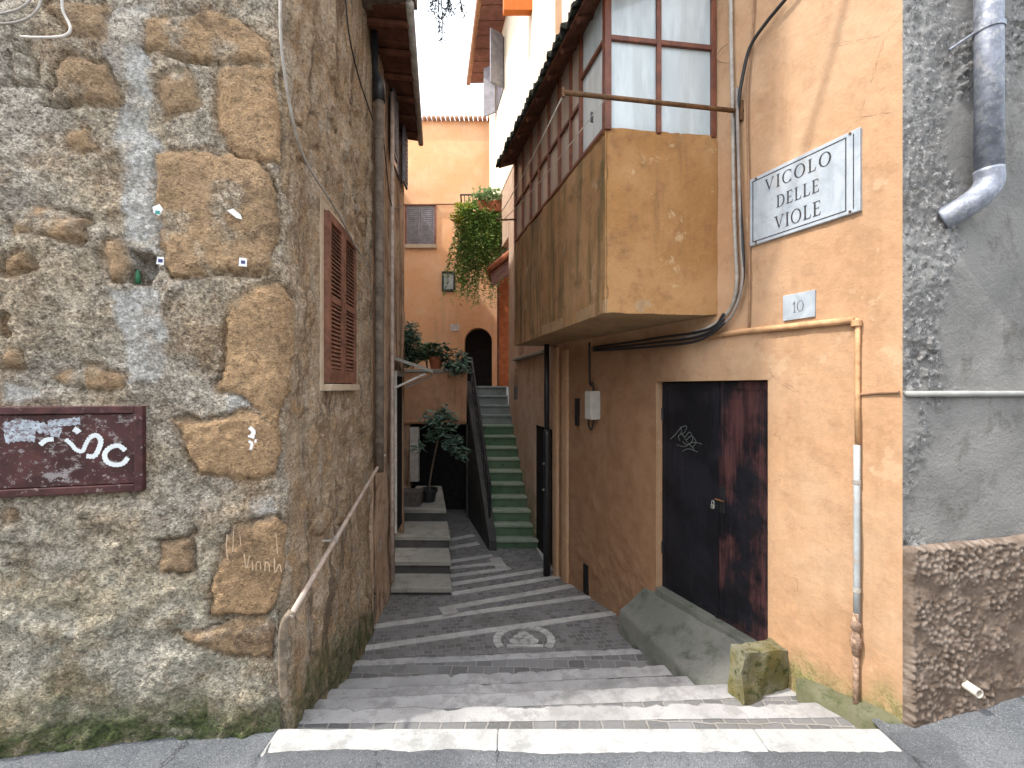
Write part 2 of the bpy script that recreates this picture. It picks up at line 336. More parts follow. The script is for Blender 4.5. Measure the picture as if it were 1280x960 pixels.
def travertine(name, col, dk):
    t = NT(name, 0.8, 0.3); med = t.noise(8, 7, 0.7); fin = t.noise(110, 4, 0.75); big = t.noise(2.1, 5, 0.6)
    c = t.mix(t.rng(big, 0.4, 0.62), col, [q * 0.8 for q in col]); c = t.mix(t.rng(med, 0.48, 0.62, 0, 0.7), c, dk); c = t.mix(t.rng(t.noise(4.2, 7, 0.72, t.map(loc=(3, 1, 4))), 0.54, 0.64, 0, 0.6), c, [q * 0.5 for q in col]); c = t.mix(t.rng(fin, 0.54, 0.66, 0, 0.6), c, [q * 0.45 for q in col])
    t.color(c); t.bump(t.math('ADD', fin, med), 0.5, 0.006); return t.mat
M['nosing'] = travertine('pale worn travertine', (0.40, 0.392, 0.385), (0.25, 0.24, 0.23))
M['threshold'] = travertine('pale threshold stone', (0.47, 0.47, 0.455), (0.30, 0.30, 0.29))
M['inlay'] = travertine('pale inlay stone', (0.50, 0.49, 0.46), (0.36, 0.345, 0.32))
M['greystone'] = plaster('grey peperino steps', (0.27, 0.255, 0.22), (0.335, 0.32, 0.28), (0.15, 0.14, 0.115), bump=0.6, dirt=0.5)
M['doorstep'] = plaster('damp concrete', (0.135, 0.14, 0.122), (0.20, 0.20, 0.18), (0.065, 0.08, 0.055), bump=0.6, dirt=0.7, streak=(0.08, 0.10, 0.055), streak_amt=0.5)
M['mossy'] = plaster('mossy stone', (0.155, 0.13, 0.045), (0.24, 0.235, 0.18), (0.05, 0.065, 0.02), bump=1.0, dirt=1.1, scale=3)
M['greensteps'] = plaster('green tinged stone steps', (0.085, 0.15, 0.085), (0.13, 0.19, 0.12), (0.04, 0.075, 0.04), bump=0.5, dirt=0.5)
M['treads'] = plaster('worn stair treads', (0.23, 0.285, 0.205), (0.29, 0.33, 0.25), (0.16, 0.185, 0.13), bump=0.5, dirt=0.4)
M['greysteps'] = plaster('grey stair risers', (0.20, 0.225, 0.215), (0.25, 0.275, 0.265), (0.11, 0.13, 0.115), bump=0.5, dirt=0.4)
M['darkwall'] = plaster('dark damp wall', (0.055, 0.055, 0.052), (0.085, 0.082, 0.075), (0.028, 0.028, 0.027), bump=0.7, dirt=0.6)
M['black'] = simple('black interior shade', (0.022, 0.021, 0.022), 0.9, 0.1)
def door_mat(name, rust):
    t = NT(name, 0.5, 0.35)
    c = t.mix(t.rng(t.noise(3, 6, 0.65), 0.4, 0.62), (0.0045, 0.005, 0.008), (0.012, 0.0125, 0.018))
    v = t.noise(22, 6, 0.7, t.map((1, 1, 0.07)))
    c = t.mix(t.rng(v, 0.55, 0.72, 0, 0.45), c, (0.04, 0.038, 0.048))
    if rust:
        r = t.noise(3.1, 8, 0.65, t.map((1, 1, 0.7), (0, 0, 1.9))); r2 = t.math('ADD', r, t.math('MULTIPLY', v, 0.22))
        c = t.mix(t.rng(r2, 0.53, 0.70, 0, 0.85), c, t.mix(t.rng(v, 0.4, 0.62), (0.052, 0.02, 0.022), (0.105, 0.043, 0.042)))
    t.color(c); t.bump(t.math('ADD', v, t.noise(60, 4)), 0.35, 0.006); return t.mat
M['door'] = door_mat('blue black door paint', False); M['door_worn'] = door_mat('blue black door paint worn to red', True)
M['brownwood'] = simple('red brown window wood', (0.17, 0.055, 0.028), 0.5, 0.4, var=0.3, dark=(0.08, 0.03, 0.018))
M['shutter'] = simple('brown shutter paint', (0.21, 0.095, 0.06), 0.6, 0.3, var=0.3, dark=(0.11, 0.05, 0.035))
M['greyshutter'] = simple('grey shutter paint', (0.22, 0.21, 0.23), 0.6, 0.3)
M['frame_pale'] = plaster('pale window surround', (0.44, 0.335, 0.235), (0.52, 0.42, 0.31), (0.28, 0.195, 0.125), bump=0.4)
M['iron'] = simple('rusty iron', (0.15, 0.075, 0.032), 0.75, 0.3, var=0.4, scale=14, dark=(0.07, 0.04, 0.02))
M['black_iron'] = simple('black painted iron', (0.016, 0.017, 0.02), 0.45, 0.5)
M['roof_dark'] = simple('dark corrugated sheet', (0.028, 0.028, 0.024), 0.8, 0.2, var=0.4, dark=(0.05, 0.06, 0.03))
M['soffit'] = simple('brown roof boards', (0.15, 0.062, 0.038), 0.75, 0.2, var=0.35, scale=5, dark=(0.08, 0.03, 0.02))
M['soffit2'] = simple('dusty rose roof boards', (0.24, 0.12, 0.10), 0.75, 0.2, var=0.25, scale=5)
M['terracotta'] = simple('terracotta', (0.36, 0.125, 0.06), 0.8, 0.2, var=0.25, dark=(0.20, 0.08, 0.045))
M['tile'] = simple('roof tiles', (0.42, 0.22, 0.13), 0.85, 0.2, var=0.35, scale=16, dark=(0.22, 0.16, 0.10))
M['zinc'] = simple('zinc pipe', (0.25, 0.27, 0.32), 0.55, 0.4, metal=0.4, var=0.3, scale=15, dark=(0.42, 0.42, 0.43), thr=(0.5, 0.6), amt=0.6, bump=.4)
M['zinc_dark'] = simple('dull dark drainpipe', (0.16, 0.125, 0.095), 0.75, 0.3, var=0.35, dark=(0.08, 0.06, 0.045))
M['conduit'] = simple('grey conduit', (0.40, 0.37, 0.33), 0.6, 0.3, var=0.2, dark=(0.22, 0.18, 0.14))
M['pinkpipe'] = simple('pale pink painted pipe', (0.46, 0.37, 0.31), 0.6, 0.3, var=0.2, dark=(0.30, 0.20, 0.14))
M['orangepipe'] = simple('orange painted pipe', (0.57, 0.34, 0.18), 0.75, 0.2, var=0.15, dark=(0.36, 0.20, 0.10))
M['palepipe'] = simple('pale bluish galvanised pipe', (0.37, 0.395, 0.40), 0.5, 0.4, var=0.12, dark=(0.50, 0.30, 0.18), thr=(0.58, 0.68))
M['rustjoint'] = simple('rusty pipe joint', (0.36, 0.25, 0.18), 0.85, 0.2, var=0.5, scale=40, dark=(0.15, 0.07, 0.04))
M['pvc'] = simple('white plastic pipe', (0.60, 0.54, 0.47), 0.5, 0.4, var=0.1)
M['cable_black'] = simple('black cable', (0.02, 0.02, 0.022), 0.5, 0.4)
M['cable_grey'] = simple('grey cable', (0.27, 0.235, 0.21), 0.6, 0.3)
M['cable_brown'] = simple('painted brown cable', (0.30, 0.175, 0.10), 0.7, 0.3)
M['cable_white'] = simple('dirty white cable', (0.62, 0.58, 0.52), 0.6, 0.3)
def marble():
    t = NT('worn grey marble', 0.45, 0.5)
    c = t.mix(t.rng(t.noise(5, 7, 0.65, dist=1.2), 0.4, 0.65), (0.42, 0.465, 0.51), (0.32, 0.365, 0.41)); c = t.mix(t.rng(t.noise(9, 7, 0.7, t.map((1, 1, 0.3), (4, 2, 1))), 0.56, 0.7, 0, 0.5), c, (0.36, 0.33, 0.30))
    t.color(c); t.bump(t.noise(40, 5), 0.15, 0.004); return t.mat
M['marble'] = marble()
M['ink'] = simple('faded black lettering', (0.045, 0.043, 0.045), 0.7, 0.2, var=0.5, scale=60, dark=(0.16, 0.16, 0.165), thr=(0.55, 0.65), amt=0.7)
M['ink_faint'] = simple('faint grey lettering', (0.17, 0.18, 0.20), 0.7, 0.2, var=0.4, scale=80)
def maroon():
    t = NT('chipped maroon paint', 0.55, 0.35)
    c = t.mix(t.rng(t.noise(5, 6, 0.6), 0.4, 0.65), (0.042, 0.015, 0.015), (0.085, 0.03, 0.028))
    c = t.mix(t.rng(t.noise(11, 8, 0.78, t.map((1, 1, 1.6))), 0.555, 0.60, 0, 0.8), c, (0.30, 0.27, 0.27))
    c = t.mix(t.rng(t.noise(34, 6, 0.75, t.map(loc=(7, 2, 2))), 0.58, 0.63, 0, 0.75), c, (0.36, 0.31, 0.30)); t.color(c); t.bump(t.noise(30, 6, 0.7), 0.4, 0.005); return t.mat
M['maroon'] = maroon()
M['maroon_frame'] = simple('maroon frame paint', (0.07, 0.027, 0.026), 0.6, 0.3, var=0.4, scale=16, dark=(0.26, 0.20, 0.18), thr=(0.58, 0.66))
M['paint_white'] = simple('white spray paint', (0.70, 0.74, 0.75), 0.7, 0.2, var=0.08)
M['paint_wash'] = simple('thin pale blue paint', (0.42, 0.47, 0.52), 0.7, 0.2, var=0.3, scale=40, dark=(0.13, 0.06, 0.06), thr=(0.48, 0.58))
M['paint_grey'] = simple('grey green spray paint', (0.13, 0.15, 0.14), 0.7, 0.2, var=0.3)
M['chalk'] = simple('chalky scratch marks', (0.50, 0.37, 0.25), 0.9, 0.1, var=0.2)
M['paper'] = simple('torn white paper', (0.78, 0.79, 0.79), 0.8, 0.2, var=0.05)
M['teal'] = simple('teal print', (0.05, 0.25, 0.22), 0.8, 0.2); M['navy'] = simple('navy print', (0.06, 0.06, 0.16), 0.8, 0.2)
M['green_cap'] = simple('green plastic', (0.03, 0.13, 0.06), 0.5, 0.3)
M['box_grey'] = simple('pale grey plastic box', (0.50, 0.49, 0.44), 0.6, 0.3, var=0.1)
M['white_frame'] = simple('white painted frame', (0.62, 0.585, 0.53), 0.7, 0.3, var=0.15, dark=(0.42, 0.36, 0.30))
M['steel'] = simple('bright steel', (0.62, 0.61, 0.58), 0.3, 0.5, metal=0.8)
M['stonebox'] = simple('dark stone trough', (0.11, 0.095, 0.085), 0.9, 0.2, var=0.3, scale=20)
M['soil'] = simple('soil', (0.05, 0.035, 0.025), 0.95, 0.1)
M['bark'] = simple('bark', (0.16, 0.12, 0.085), 0.9, 0.1)
M['awning'] = simple('orange painted slab', (0.62, 0.17, 0.035), 0.7, 0.2, var=0.1)
M['blueglass'] = simple('blue grey balcony panel', (0.22, 0.27, 0.31), 0.4, 0.5, var=0.2)
def glass(name, col, rough, var):
    t = NT(name, rough, 0.5); t.color(t.mix(t.rng(t.noise(5, 5, 0.6, t.map((1, 1, 0.18))), 0.42, 0.62), col, [q * var for q in col])); t.bump(t.noise(4, 3), 0.06, 0.01); return t.mat
M['glass'] = glass('milky window glass', (0.42, 0.47, 0.48), 0.12, 1.3)
M['glass_side'] = glass('curtained window glass', (0.34, 0.275, 0.225), 0.35, 1.45)
M['glass_dark'] = glass('dark window glass', (0.09, 0.075, 0.085), 0.15, 1.3)
M['leaf_trail'] = leaf('trailing leaves', (0.13, 0.25, 0.06), (0.26, 0.40, 0.11), (0.38, 0.47, 0.14))
M['leaf_light'] = leaf('pale leaves', (0.20, 0.32, 0.14), (0.33, 0.44, 0.22)); M['leaf_yellow'] = leaf('yellow green leaves', (0.48, 0.46, 0.07), (0.28, 0.35, 0.07))
M['leaf_dark'] = leaf('dark leaves', (0.03, 0.07, 0.035), (0.065, 0.125, 0.065)); M['leaf_blue'] = leaf('blue green leaves', (0.07, 0.145, 0.095), (0.19, 0.28, 0.22))
M['dry'] = leaf('greyish stems', (0.10, 0.11, 0.10), (0.16, 0.17, 0.16))
SUN, SKY, HAZE, HAZEC, EXPO = 2.0, 0.15, 0.6, (9.4, 10.0, 10.7), 1.27
def grid_mb(P, keep=None, attrs=None, flip=False):
    nu, nv = P.shape[:2]; mb = MB(); mb.v = P.reshape(-1, 3).tolist()
    idx = np.arange(nu * nv).reshape(nu, nv)
    q = np.stack([idx[:-1, :-1], idx[1:, :-1], idx[1:, 1:], idx[:-1, 1:]], -1)
    if flip: q = q[..., ::-1]
    if keep is not None: q = q[keep]
    q = q.reshape(-1, 4); mb.f = q.tolist(); mb.m = [0] * len(mb.f)
    for k, v in (attrs or {}).items(): mb.attr[k] = np.asarray(v).reshape(-1)
    return mb
def spans(*segs):                                # (start, end, step) pieces -> sorted coordinates
    out = []
    for a, b, st in segs: out += list(np.linspace(a, b, max(1, int(round((b - a) / st))) + 1)[:-1])
    return np.array(out + [segs[-1][1]])
def ribbon(mb, wall, pts, w, off, m=0):          # flat brush stroke on a wall, pts = (distance, height)
    P = arc_pts([V((a, z, 0)) for a, z in pts], 6) if len(pts) > 2 else [V((a, z, 0)) for a, z in pts]
    L, R = [], []
    for i, p in enumerate(P):
        t = (P[min(i + 1, len(P) - 1)] - P[max(i - 1, 0)]).normalized(); nrm = V((-t.y, t.x, 0))
        k = w * (0.75 + 0.4 * math.sin(i * 1.7) ** 2) / 2
        L.append(p + nrm * k); R.append(p - nrm * k)
    poly = [(q.x, q.y) for q in L + R[::-1]]
    vs = [wall.pt(q.x, q.y, off) for q in L] + [wall.pt(q.x, q.y, off) for q in R]; n = len(P)
    vs2 = [v - wall.n * 0.002 for v in vs]
    mb.add(vs, [(i, i + 1, n + i + 1, n + i) for i in range(n - 1)], m)
    return mb

# ================================================================== ground
def street_z(x):
    return np.where(x < -1.2, np.minimum((-1.2 - x) * 0.08, 0.4), np.where(x > 1.95, np.minimum((x - 1.95) * 0.17, 0.5), 0)) - 0.012
def street_end(x):
    return np.where(x < -1.17, 2.30 + (x + 1.17) * 0.25 + 0.12, np.where(x > 1.885, 2.33 + (x - 2.031) * 0.12 + 0.06, 2.205))
xs = spans((-30, -4, 1.3), (-4, -1.17, 0.04), (-1.17, 2.02, 0.02), (2.02, 4, 0.04), (4, 30, 1.3)); vs_ = spans((0, 0.9, 0.1), (0.9, 0.985, 0.004), (0.985, 1, 0.0012))
X, T = np.meshgrid(xs, vs_, indexing='ij'); Yend = street_end(X)
Y = -22 + (Yend + 22) * T
Z = street_z(X); P = np.stack([X, Y, Z], -1)
near = sstep(0, 1.6, Y); Z = Z + 0.006 * fbm(P, 9, 4) * near
edge = (X > -1.25) & (X < 2.05); lap = fbm(P, 2.2, 4)                       # ragged asphalt lapping over the worn threshold
Z = Z + np.where(edge, sstep(-0.05, 0.045, Y - 2.15 + 0.05 * lap * sstep(1.2, -.6, X) + 0.035 * fbm(P, 9, 5, .7)) * -0.018, 0)
Z = Z + np.where(edge, 0.022 * sstep(2.0, 2.13, Y), 0)
P = np.stack([X, Y, Z], -1)
struct(grid_mb(P).build('street', M['asphalt'], smooth=True))

def slab(name, fl, fr, bl, br, z, h, mats, split=None, bevel=0.006):
    """step slab: front-left, front-right, back-left, back-right as (x, y); the far strip of width split is the nosing"""
    n = 150; u = np.linspace(0, 1, n)[:, None]
    L = lambda p, q: np.array(p)[None] * (1 - u) + np.array(q)[None] * u
    fr, bk = L(fl, fr), L(bl, br); w = split
    P0 = np.concatenate([bk, np.full((n, 1), z)], 1); w_n = .012 * fbm(P0, 3, 3) + .007 * fbm(P0, 16, 4); chip = np.clip(fbm(P0, 11, 4, off=z * 40) - .12, 0, 1) * .07
    rows = []
    def row(base, dy, zz): r = np.concatenate([base + np.stack([0 * dy, dy], 1), zz[:, None]], 1); rows.append(r)
    o = np.zeros(n); zt = z + .004 * fbm(P0, 5, 4)
    row(fr, o, zt - .004); row(bk, -w + .5 * w_n, zt - .004); row(bk, -w + .5 * w_n + .001, zt); row(bk, o - .020 + w_n - chip, zt); row(bk, w_n - chip * .6, zt - .010 - chip * .35); row(bk, w_n - chip * .2, zt - .035); row(bk, o - .005, zt * 0 + z - h)
    mb = grid_mb(np.stack(rows, 1), flip=False); m = np.zeros((n - 1, 6), int); m[:, 2:] = 1; mb.m = m.reshape(-1).tolist()
    return struct(mb.build(name, mats))
def floor_z(y):
    return np.where(y < 6.2, -0.535 - 0.066 * (y - 3.85), -0.69 - 0.02 * (y - 6.2))
def floor_hit(x, y):
    dy = (y - CY) / F; Y = 4.0
    for _ in range(30): Y = (H - float(floor_z(np.array(Y)))) / dy
    return V(((x - CX) * Y / F, Y, float(floor_z(np.array(Y)))))
# threshold: irregular slabs in one row
mb = MB(); x0 = -1.2
for w in (1.13, 1.31, .7):
    x1 = min(x0 + w, 1.885); mb.hexa([(x0, 2.13, -.4), (x1 - .002, 2.13, -.4), (x1 - .002, 2.30, -.4), (x0, 2.30, -.4), (x0, 2.13, 0), (x1 - .002, 2.13, 0), (x1 - .002, 2.30, 0), (x0, 2.30, 0)]); x0 = x1
struct(mb.build('threshold_stone', M['threshold'], bevel=0.008))
st = [(2.302, 2.302), (2.60, 2.635), (2.83, 2.95), (3.07, 3.20), (3.33, 3.49), (3.73, 3.89)]
zs = [0, -.10, -.20, -.30, -.40, -.50]; nose = [0, .135, .15, .15, .14, .10]
for i in range(1, 6):
    xl, xr = -1.75, 2.2
    def lerp(pair, x): xa, xb = (-1.0, 1.25); return pair[0] + (pair[1] - pair[0]) * (x - xa) / (xb - xa)
    a, b = st[i - 1], st[i]
    slab('alley_step', (xl, lerp(a, xl) + .002), (xr, lerp(a, xr) + .002), (xl, lerp(b, xl)), (xr, lerp(b, xr)), zs[i], 0.35, [M['cobble'], M['nosing']], nose[i])
# paved ramp with inlaid pale strips
ys = spans((3.6, 6.4, 0.05), (6.4, 13, 0.2)); xs = spans((-3.2, 1.6, 0.06))
X, Y = np.meshgrid(xs, ys, indexing='ij'); Z = floor_z(Y) + 0.006 * fbm(np.stack([X, Y, Y * 0], -1), 5, 4)
ramp_keep = np.ones((len(xs) - 1, len(ys) - 1), bool)
xm = (X[:-1, :-1] + X[1:, 1:]) / 2; ym = (Y[:-1, :-1] + Y[1:, 1:]) / 2
ramp_keep &= ym > 3.73 + (xm + 1) * 0.071 - 0.03
struct(grid_mb(np.stack([X, Y, Z], -1), ramp_keep, flip=False).build('paved_ramp', M['cobble_ramp'], smooth=True))
strips = [((440, 810), (768, 764), .085), ((440, 785), (785, 737), .085), ((566, 757), (728, 728), .10), ((563, 741), (712, 717), .10), ((563, 729), (698, 708), .10),
          ((560, 719), (636, 709), .10), ((560, 709), (628, 702), .10), ((560, 701), (614, 693), .10), ((560, 684), (596, 678), .12), ((560, 674), (590, 668), .12)]
mb = MB()
def strip(a, b, w, axis=None):
    A, B = floor_hit(*a), floor_hit(*b); d = (B - A).normalized(); nrm = V((d.y, -d.x, 0)).normalized()
    if nrm.y > 0: nrm = -nrm
    k = 14
    for i in range(k):                           # a row of set stones
        p, q = A + (B - A) * (i / k), A + (B - A) * ((i + 0.985) / k); top = []
        for v in (p + nrm * w, q + nrm * w, q, p): top.append(V((v.x, v.y, float(floor_z(np.array(v.y))) + 0.008)))
        mb.hexa([v - V((0, 0, 0.03)) for v in top] + top)
for s_ in strips: strip(*s_)
strip((566, 757), (575, 768), .16); strip((625, 697), (636, 711), .16); strip((676, 680), (690, 705), .1)
struct(mb.build('paved_ramp_strips', M['inlay']))
# round emblem of pale stones set in the ramp
mb = MB(); A = floor_hit(617, 801); B = floor_hit(692, 795); C = (A + B) / 2; C.y -= 0.03; R_ = (B - A).length / 2
def fl(x, y, dz=0.009): return V((x, y, float(floor_z(np.array(y))) + dz))
def inlay(poly):
    top = [fl(x, y) for x, y in poly]; mb.prism([v - V((0, 0, 0.03)) for v in top], (0, 0, 0.03))
for i in range(22):
    if math.sin(2 * math.pi * (i + .5) / 22) < -.5: continue
    a0 = 2 * math.pi * i / 22; a1 = 2 * math.pi * (i + 0.84) / 22
    inlay([(C.x + r * math.cos(a), C.y + r * math.sin(a)) for r, a in ((R_ * .76, a0), (R_, a0), (R_ * 1.02, (a0 + a1) / 2), (R_, a1), (R_ * .76, a1))])
for bx_, by_, r in ((-.28, -.1, .2), (0.0, -.1, .2), (.28, -.1, .2), (-.15, .14, .19), (.14, .14, .19), (0, .36, .18)):
    inlay([(C.x + R_ * (bx_ + r * math.cos(k * .785 + bx_) * (1 + .12 * math.sin(5 * k))), C.y + R_ * (by_ + r * math.sin(k * .785 + bx_))) for k in range(8)])
inlay([(C.x - R_ * .55, C.y - R_ * .46), (C.x + R_ * .6, C.y - R_ * .46), (C.x + R_ * .6, C.y - R_ * .34), (C.x - R_ * .55, C.y - R_ * .34)])
struct(mb.build('paving_emblem', M['inlay']))

# ================================================================== stone house on the left corner
house = thing('stone_house', 'tall weathered house of rough tufa blocks and crumbling grey plaster on the left corner', 'house', (-2.4, 3.2, 0))
stones_px = [
 [(178, 20), (255, 3), (335, 45), (342, 84), (262, 74), (184, 58)], [(48, 0), (134, 0), (130, 44), (78, 46)], [(74, 66), (128, 74), (142, 125), (52, 130)],
 [(0, 64), (30, 68), (34, 102), (0, 106)], [(82, 168), (108, 156), (126, 190), (88, 185)], [(267, 82), (345, 86), (362, 204), (300, 196), (268, 168)],
 [(190, 190), (318, 190), (350, 225), (356, 300), (332, 346), (215, 344), (200, 330), (188, 262)], [(4, 264), (50, 255), (112, 268), (104, 300), (20, 296)],
 [(268, 466), (275, 400), (305, 364), (350, 350), (392, 370), (392, 480), (350, 545), (300, 492), (268, 482)], [(215, 525), (300, 516), (352, 530), (364, 560), (355, 592), (300, 606), (238, 592)],
 [(62, 470), (110, 452), (152, 464), (148, 486), (82, 488)], [(262, 772), (275, 682), (292, 654), (352, 648), (374, 662), (374, 730), (330, 772)],
 [(132, 300), (150, 296), (160, 350), (140, 356), (130, 335)], [(196, 672), (240, 665), (246, 714), (198, 716)], [(215, 792), (330, 772), (350, 790), (344, 832), (280, 826)],
 [(0, 685), (26, 690), (32, 710), (0, 716)], [(0, 325), (36, 318), (46, 334), (20, 344), (0, 342)],
 [(0, 440), (22, 438), (24, 464), (0, 470)], [(360, 90), (376, 100), (380, 250), (362, 240)], [(0, 590 - 190), (8, 398), (9, 420), (0, 424)],
 [(0, 640), (10, 636), (12, 655), (0, 660)], [(186, 100), (236, 84), (250, 130), (200, 150)]]
pale_px = [[(132, 0), (178, 0), (185, 70), (180, 150), (204, 190), (192, 330), (165, 345), (150, 310), (146, 200), (140, 130), (158, 100), (128, 96)],
 [(136, 366), (200, 362), (206, 420), (192, 470), (152, 475), (150, 420)], [(308, 630), (345, 622), (350, 655), (316, 660)], [(0, 486), (30, 492), (60, 500), (0, 505)], [(276, 480), (318, 478), (318, 508), (284, 512)]]
s_f = spans((-9, -3.2, 0.25), (-3.2, -1.9, 0.03), (-1.9, -0.11, 0.011)); s_s = spans((0.11, 2.02, 0.014))
ang = np.linspace(0, 1, 14)
zc = spans((-1.0, -0.35, 0.05), (-0.35, 4.25, 0.0125), (4.25, 9.0, 0.25))
def path(s):                                      # distance along the wall path -> plan point and normal, rounded corner
    s = np.asarray(s); p0 = np.array([-1.17, 2.30]); r = 0.11
    df = np.array(LF.d[:2]); ds = np.array(LS.d[:2]); nf = np.array(LF.n[:2]); ns = np.array(LS.n[:2])
    t = np.clip((s + r) / (2 * r), 0, 1)[..., None]
    A = p0 + df * r; B = p0 + ds * r
    bez = (1 - t) ** 2 * A + 2 * t * (1 - t) * p0 + t ** 2 * B
    pt = np.where((s < -r)[..., None], p0 + df * (-s)[..., None], np.where((s > r)[..., None], p0 + ds * s[..., None], bez))
    n = nf * (1 - t) + ns * t; n = n / np.linalg.norm(n, axis=-1, keepdims=True)
    return pt, n
s_all = np.concatenate([s_f[:-1], np.linspace(-0.11, 0.11, 20), s_s[1:]])
S, Zg = np.meshgrid(s_all, zc, indexing='ij'); pt, nn = path(S)
P = np.concatenate([pt, Zg[..., None]], -1)
wx = S + 0.06 * fbm(P, 5, 5, .6) + 0.016 * fbm(P, 26, 3, off=3); wz = Zg + 0.06 * fbm(P, 5, 5, .6, off=9) + 0.016 * fbm(P, 26, 3, off=5)
def to_sz(x, y): a, z = LF.hit(x, y); return (-a, z)
stone = np.zeros(S.shape); tone = np.full(S.shape, .5); relief = np.zeros(S.shape); groove = np.zeros(S.shape)
polys = [[to_sz(*q) for q in p] for p in stones_px]
for _ in range(40):                               # more blocks outside the traced part
    cs, cz_ = random.uniform(-4.5, -1.75), random.uniform(0.2, 4.2)
    if cs > -1.35 and cz_ < 3.7: continue
    w_, h_ = random.uniform(.06, .22), random.uniform(.05, .14); k = random.randint(5, 7)
    polys.append([(cs + w_ * math.cos(6.283 * i / k + .3) * random.uniform(.8, 1.1), cz_ + h_ * math.sin(6.283 * i / k + .3) * random.uniform(.8, 1.1)) for i in range(k)])
for _ in range(22):                               # blocks showing in the alley side
    cs, cz_ = random.uniform(.2, 1.95), random.uniform(-.4, 4.2); w_, h_ = random.uniform(.07, .2), random.uniform(.07, .17)
    polys.append([(cs + w_ * math.cos(6.283 * i / 6 + .3) * random.uniform(.8, 1.1), cz_ + h_ * math.sin(6.283 * i / 6 + .3) * random.uniform(.8, 1.1)) for i in range(6)])
for k, p in enumerate(polys):
    sd = poly_sd(wx, wz, p); ins = sstep(0.024, -0.022, sd)
    stone = np.maximum(stone, ins); tone = np.where(sd < 0.02, [0.85, 0.35, 0.45, 0.3, 0.55, 1.0, 0.75, 0.7, 1.0, 0.95, 0.6, 0.9][k] if k < 12 else random.uniform(.15, .75), tone)
    relief = np.maximum(relief, sstep(0.004, -0.05, sd) * 0.014); groove = np.maximum(groove, np.exp(-(sd / 0.011) ** 2) * (0.4 + 0.6 * sstep(-.1, .3, fbm(P, 5, 3, off=k))))
pale = np.zeros(S.shape)
for p in pale_px: pale = np.maximum(pale, sstep(0.015, -0.015, poly_sd(wx, wz, [to_sz(*q) for q in p])))
stone = stone * (0.10 + 0.90 * sstep(-.24, .06, fbm(P, 5.5, 5, off=31) + .25 * (np.abs(S + .25) < .6)))
pale = pale * (1 - stone) * (0.45 + .55 * sstep(-.3, .0, fbm(P, 8, 5, off=41)))
side = sstep(-0.02, 0.16, S + 0.07 * fbm(P, 4, 4, off=6)) * (1 - 0.35 * (S < .11) * stone)
frame = 0                                         # flat render round the shutter window
gz = np.where(S < 0, np.clip((-S - .0) * 0.075, 0, .4), -.12 - .25 * np.clip(S, 0, 3))
moss = sstep(0.24, -0.02, (Zg - gz) + 0.14 * fbm(P, 4, 4, off=2) - np.where(S < -.35, .11, 0.0) - np.where(S > .1, .2, 0))
moss = np.clip(moss * np.where(S < 0, 1.0, .85), 0, 1)
wl, wr, wb, wt = 0.56, 1.30, 1.72, 2.98           # recess kept flat for the window
flat = sstep(0.10, 0.0, np.maximum(np.maximum(wl - S, S - wr), np.maximum(wb - Zg, Zg - wt)))
disp = 0.045 * fbm(P, 1.7, 3, off=4) + 0.032 * fbm(P, 5.5, 4) * (1 - 0.4 * stone) + 0.018 * fbm(P, 17, 4, off=7) * (1 - .5 * stone) + 0.010 * fbm(P, 34, 3, off=17) + relief * 1.0 - 0.034 * groove - 0.006 * pale
disp += np.where(S > 0.15, 0.022 * fbm(P * np.array([1, 1, .3]), 9, 4, off=1), 0)
joint = np.exp(-((S - 0.02 - 0.02 * fbm(P, 4, 2)) / 0.012) ** 2) * (Zg < .62) * sstep(.66, .55, Zg); disp -= 0.05 * joint
niche = sstep(0.008, -0.012, poly_sd(wx, wz, [to_sz(*q) for q in [(160, 316), (186, 318), (188, 350), (178, 360), (158, 356)]])); disp -= 0.10 * niche
cab = [to_sz(*q) for q in [(-60, 506), (182, 506), (182, 622), (-60, 622)]]
cs_ = sstep(0.06, 0.0, poly_sd(S, Zg, cab)); disp = disp * (1 - cs_) - 0.012 * cs_
disp = disp * (1 - flat)
P[..., :2] += nn * disp[..., None]
grid_mb(P, None, dict(stone=stone, tone=tone, pale=pale, side=side, moss=moss), flip=True).build('wall', M['rubble'], house, smooth=True)
# window with closed louvred shutters on the alley side
a0, zt0 = LS.hit(404, 262); a1, _ = LS.hit(440, 300); zb0 = LS.hit(408, 481)[1]; zt0 = 2.90; zb0 = 1.775
mb = MB()
for (aa, ab, za, zb_) in ((a0 - .055, a0, zb0 - .05, zt0 + .05), (a1, a1 + .04, zb0 - .05, zt0 + .07), (a0, a1, zt0, zt0 + .05)):
    mb.hexa([LS.pt(aa, za, -.05), LS.pt(ab, za, -.05), LS.pt(ab, za, .006), LS.pt(aa, za, .006), LS.pt(aa, zb_, -.05), LS.pt(ab, zb_, -.05), LS.pt(ab, zb_, .006), LS.pt(aa, zb_, .006)])
win = mb.build('window', M['frame_pale'], house, bevel=0.006)
mb = MB(); mb.hexa([LS.pt(a, z, o) for z in (zb0 - .05, zb0 - .004) for a, o in ((a0, -.04), (a1 + .04, -.04), (a1 + .04, .05), (a0, .05))]); mb.build('sill', M['frame_pale'], win, bevel=.006)
mid = (a0 + a1) / 2
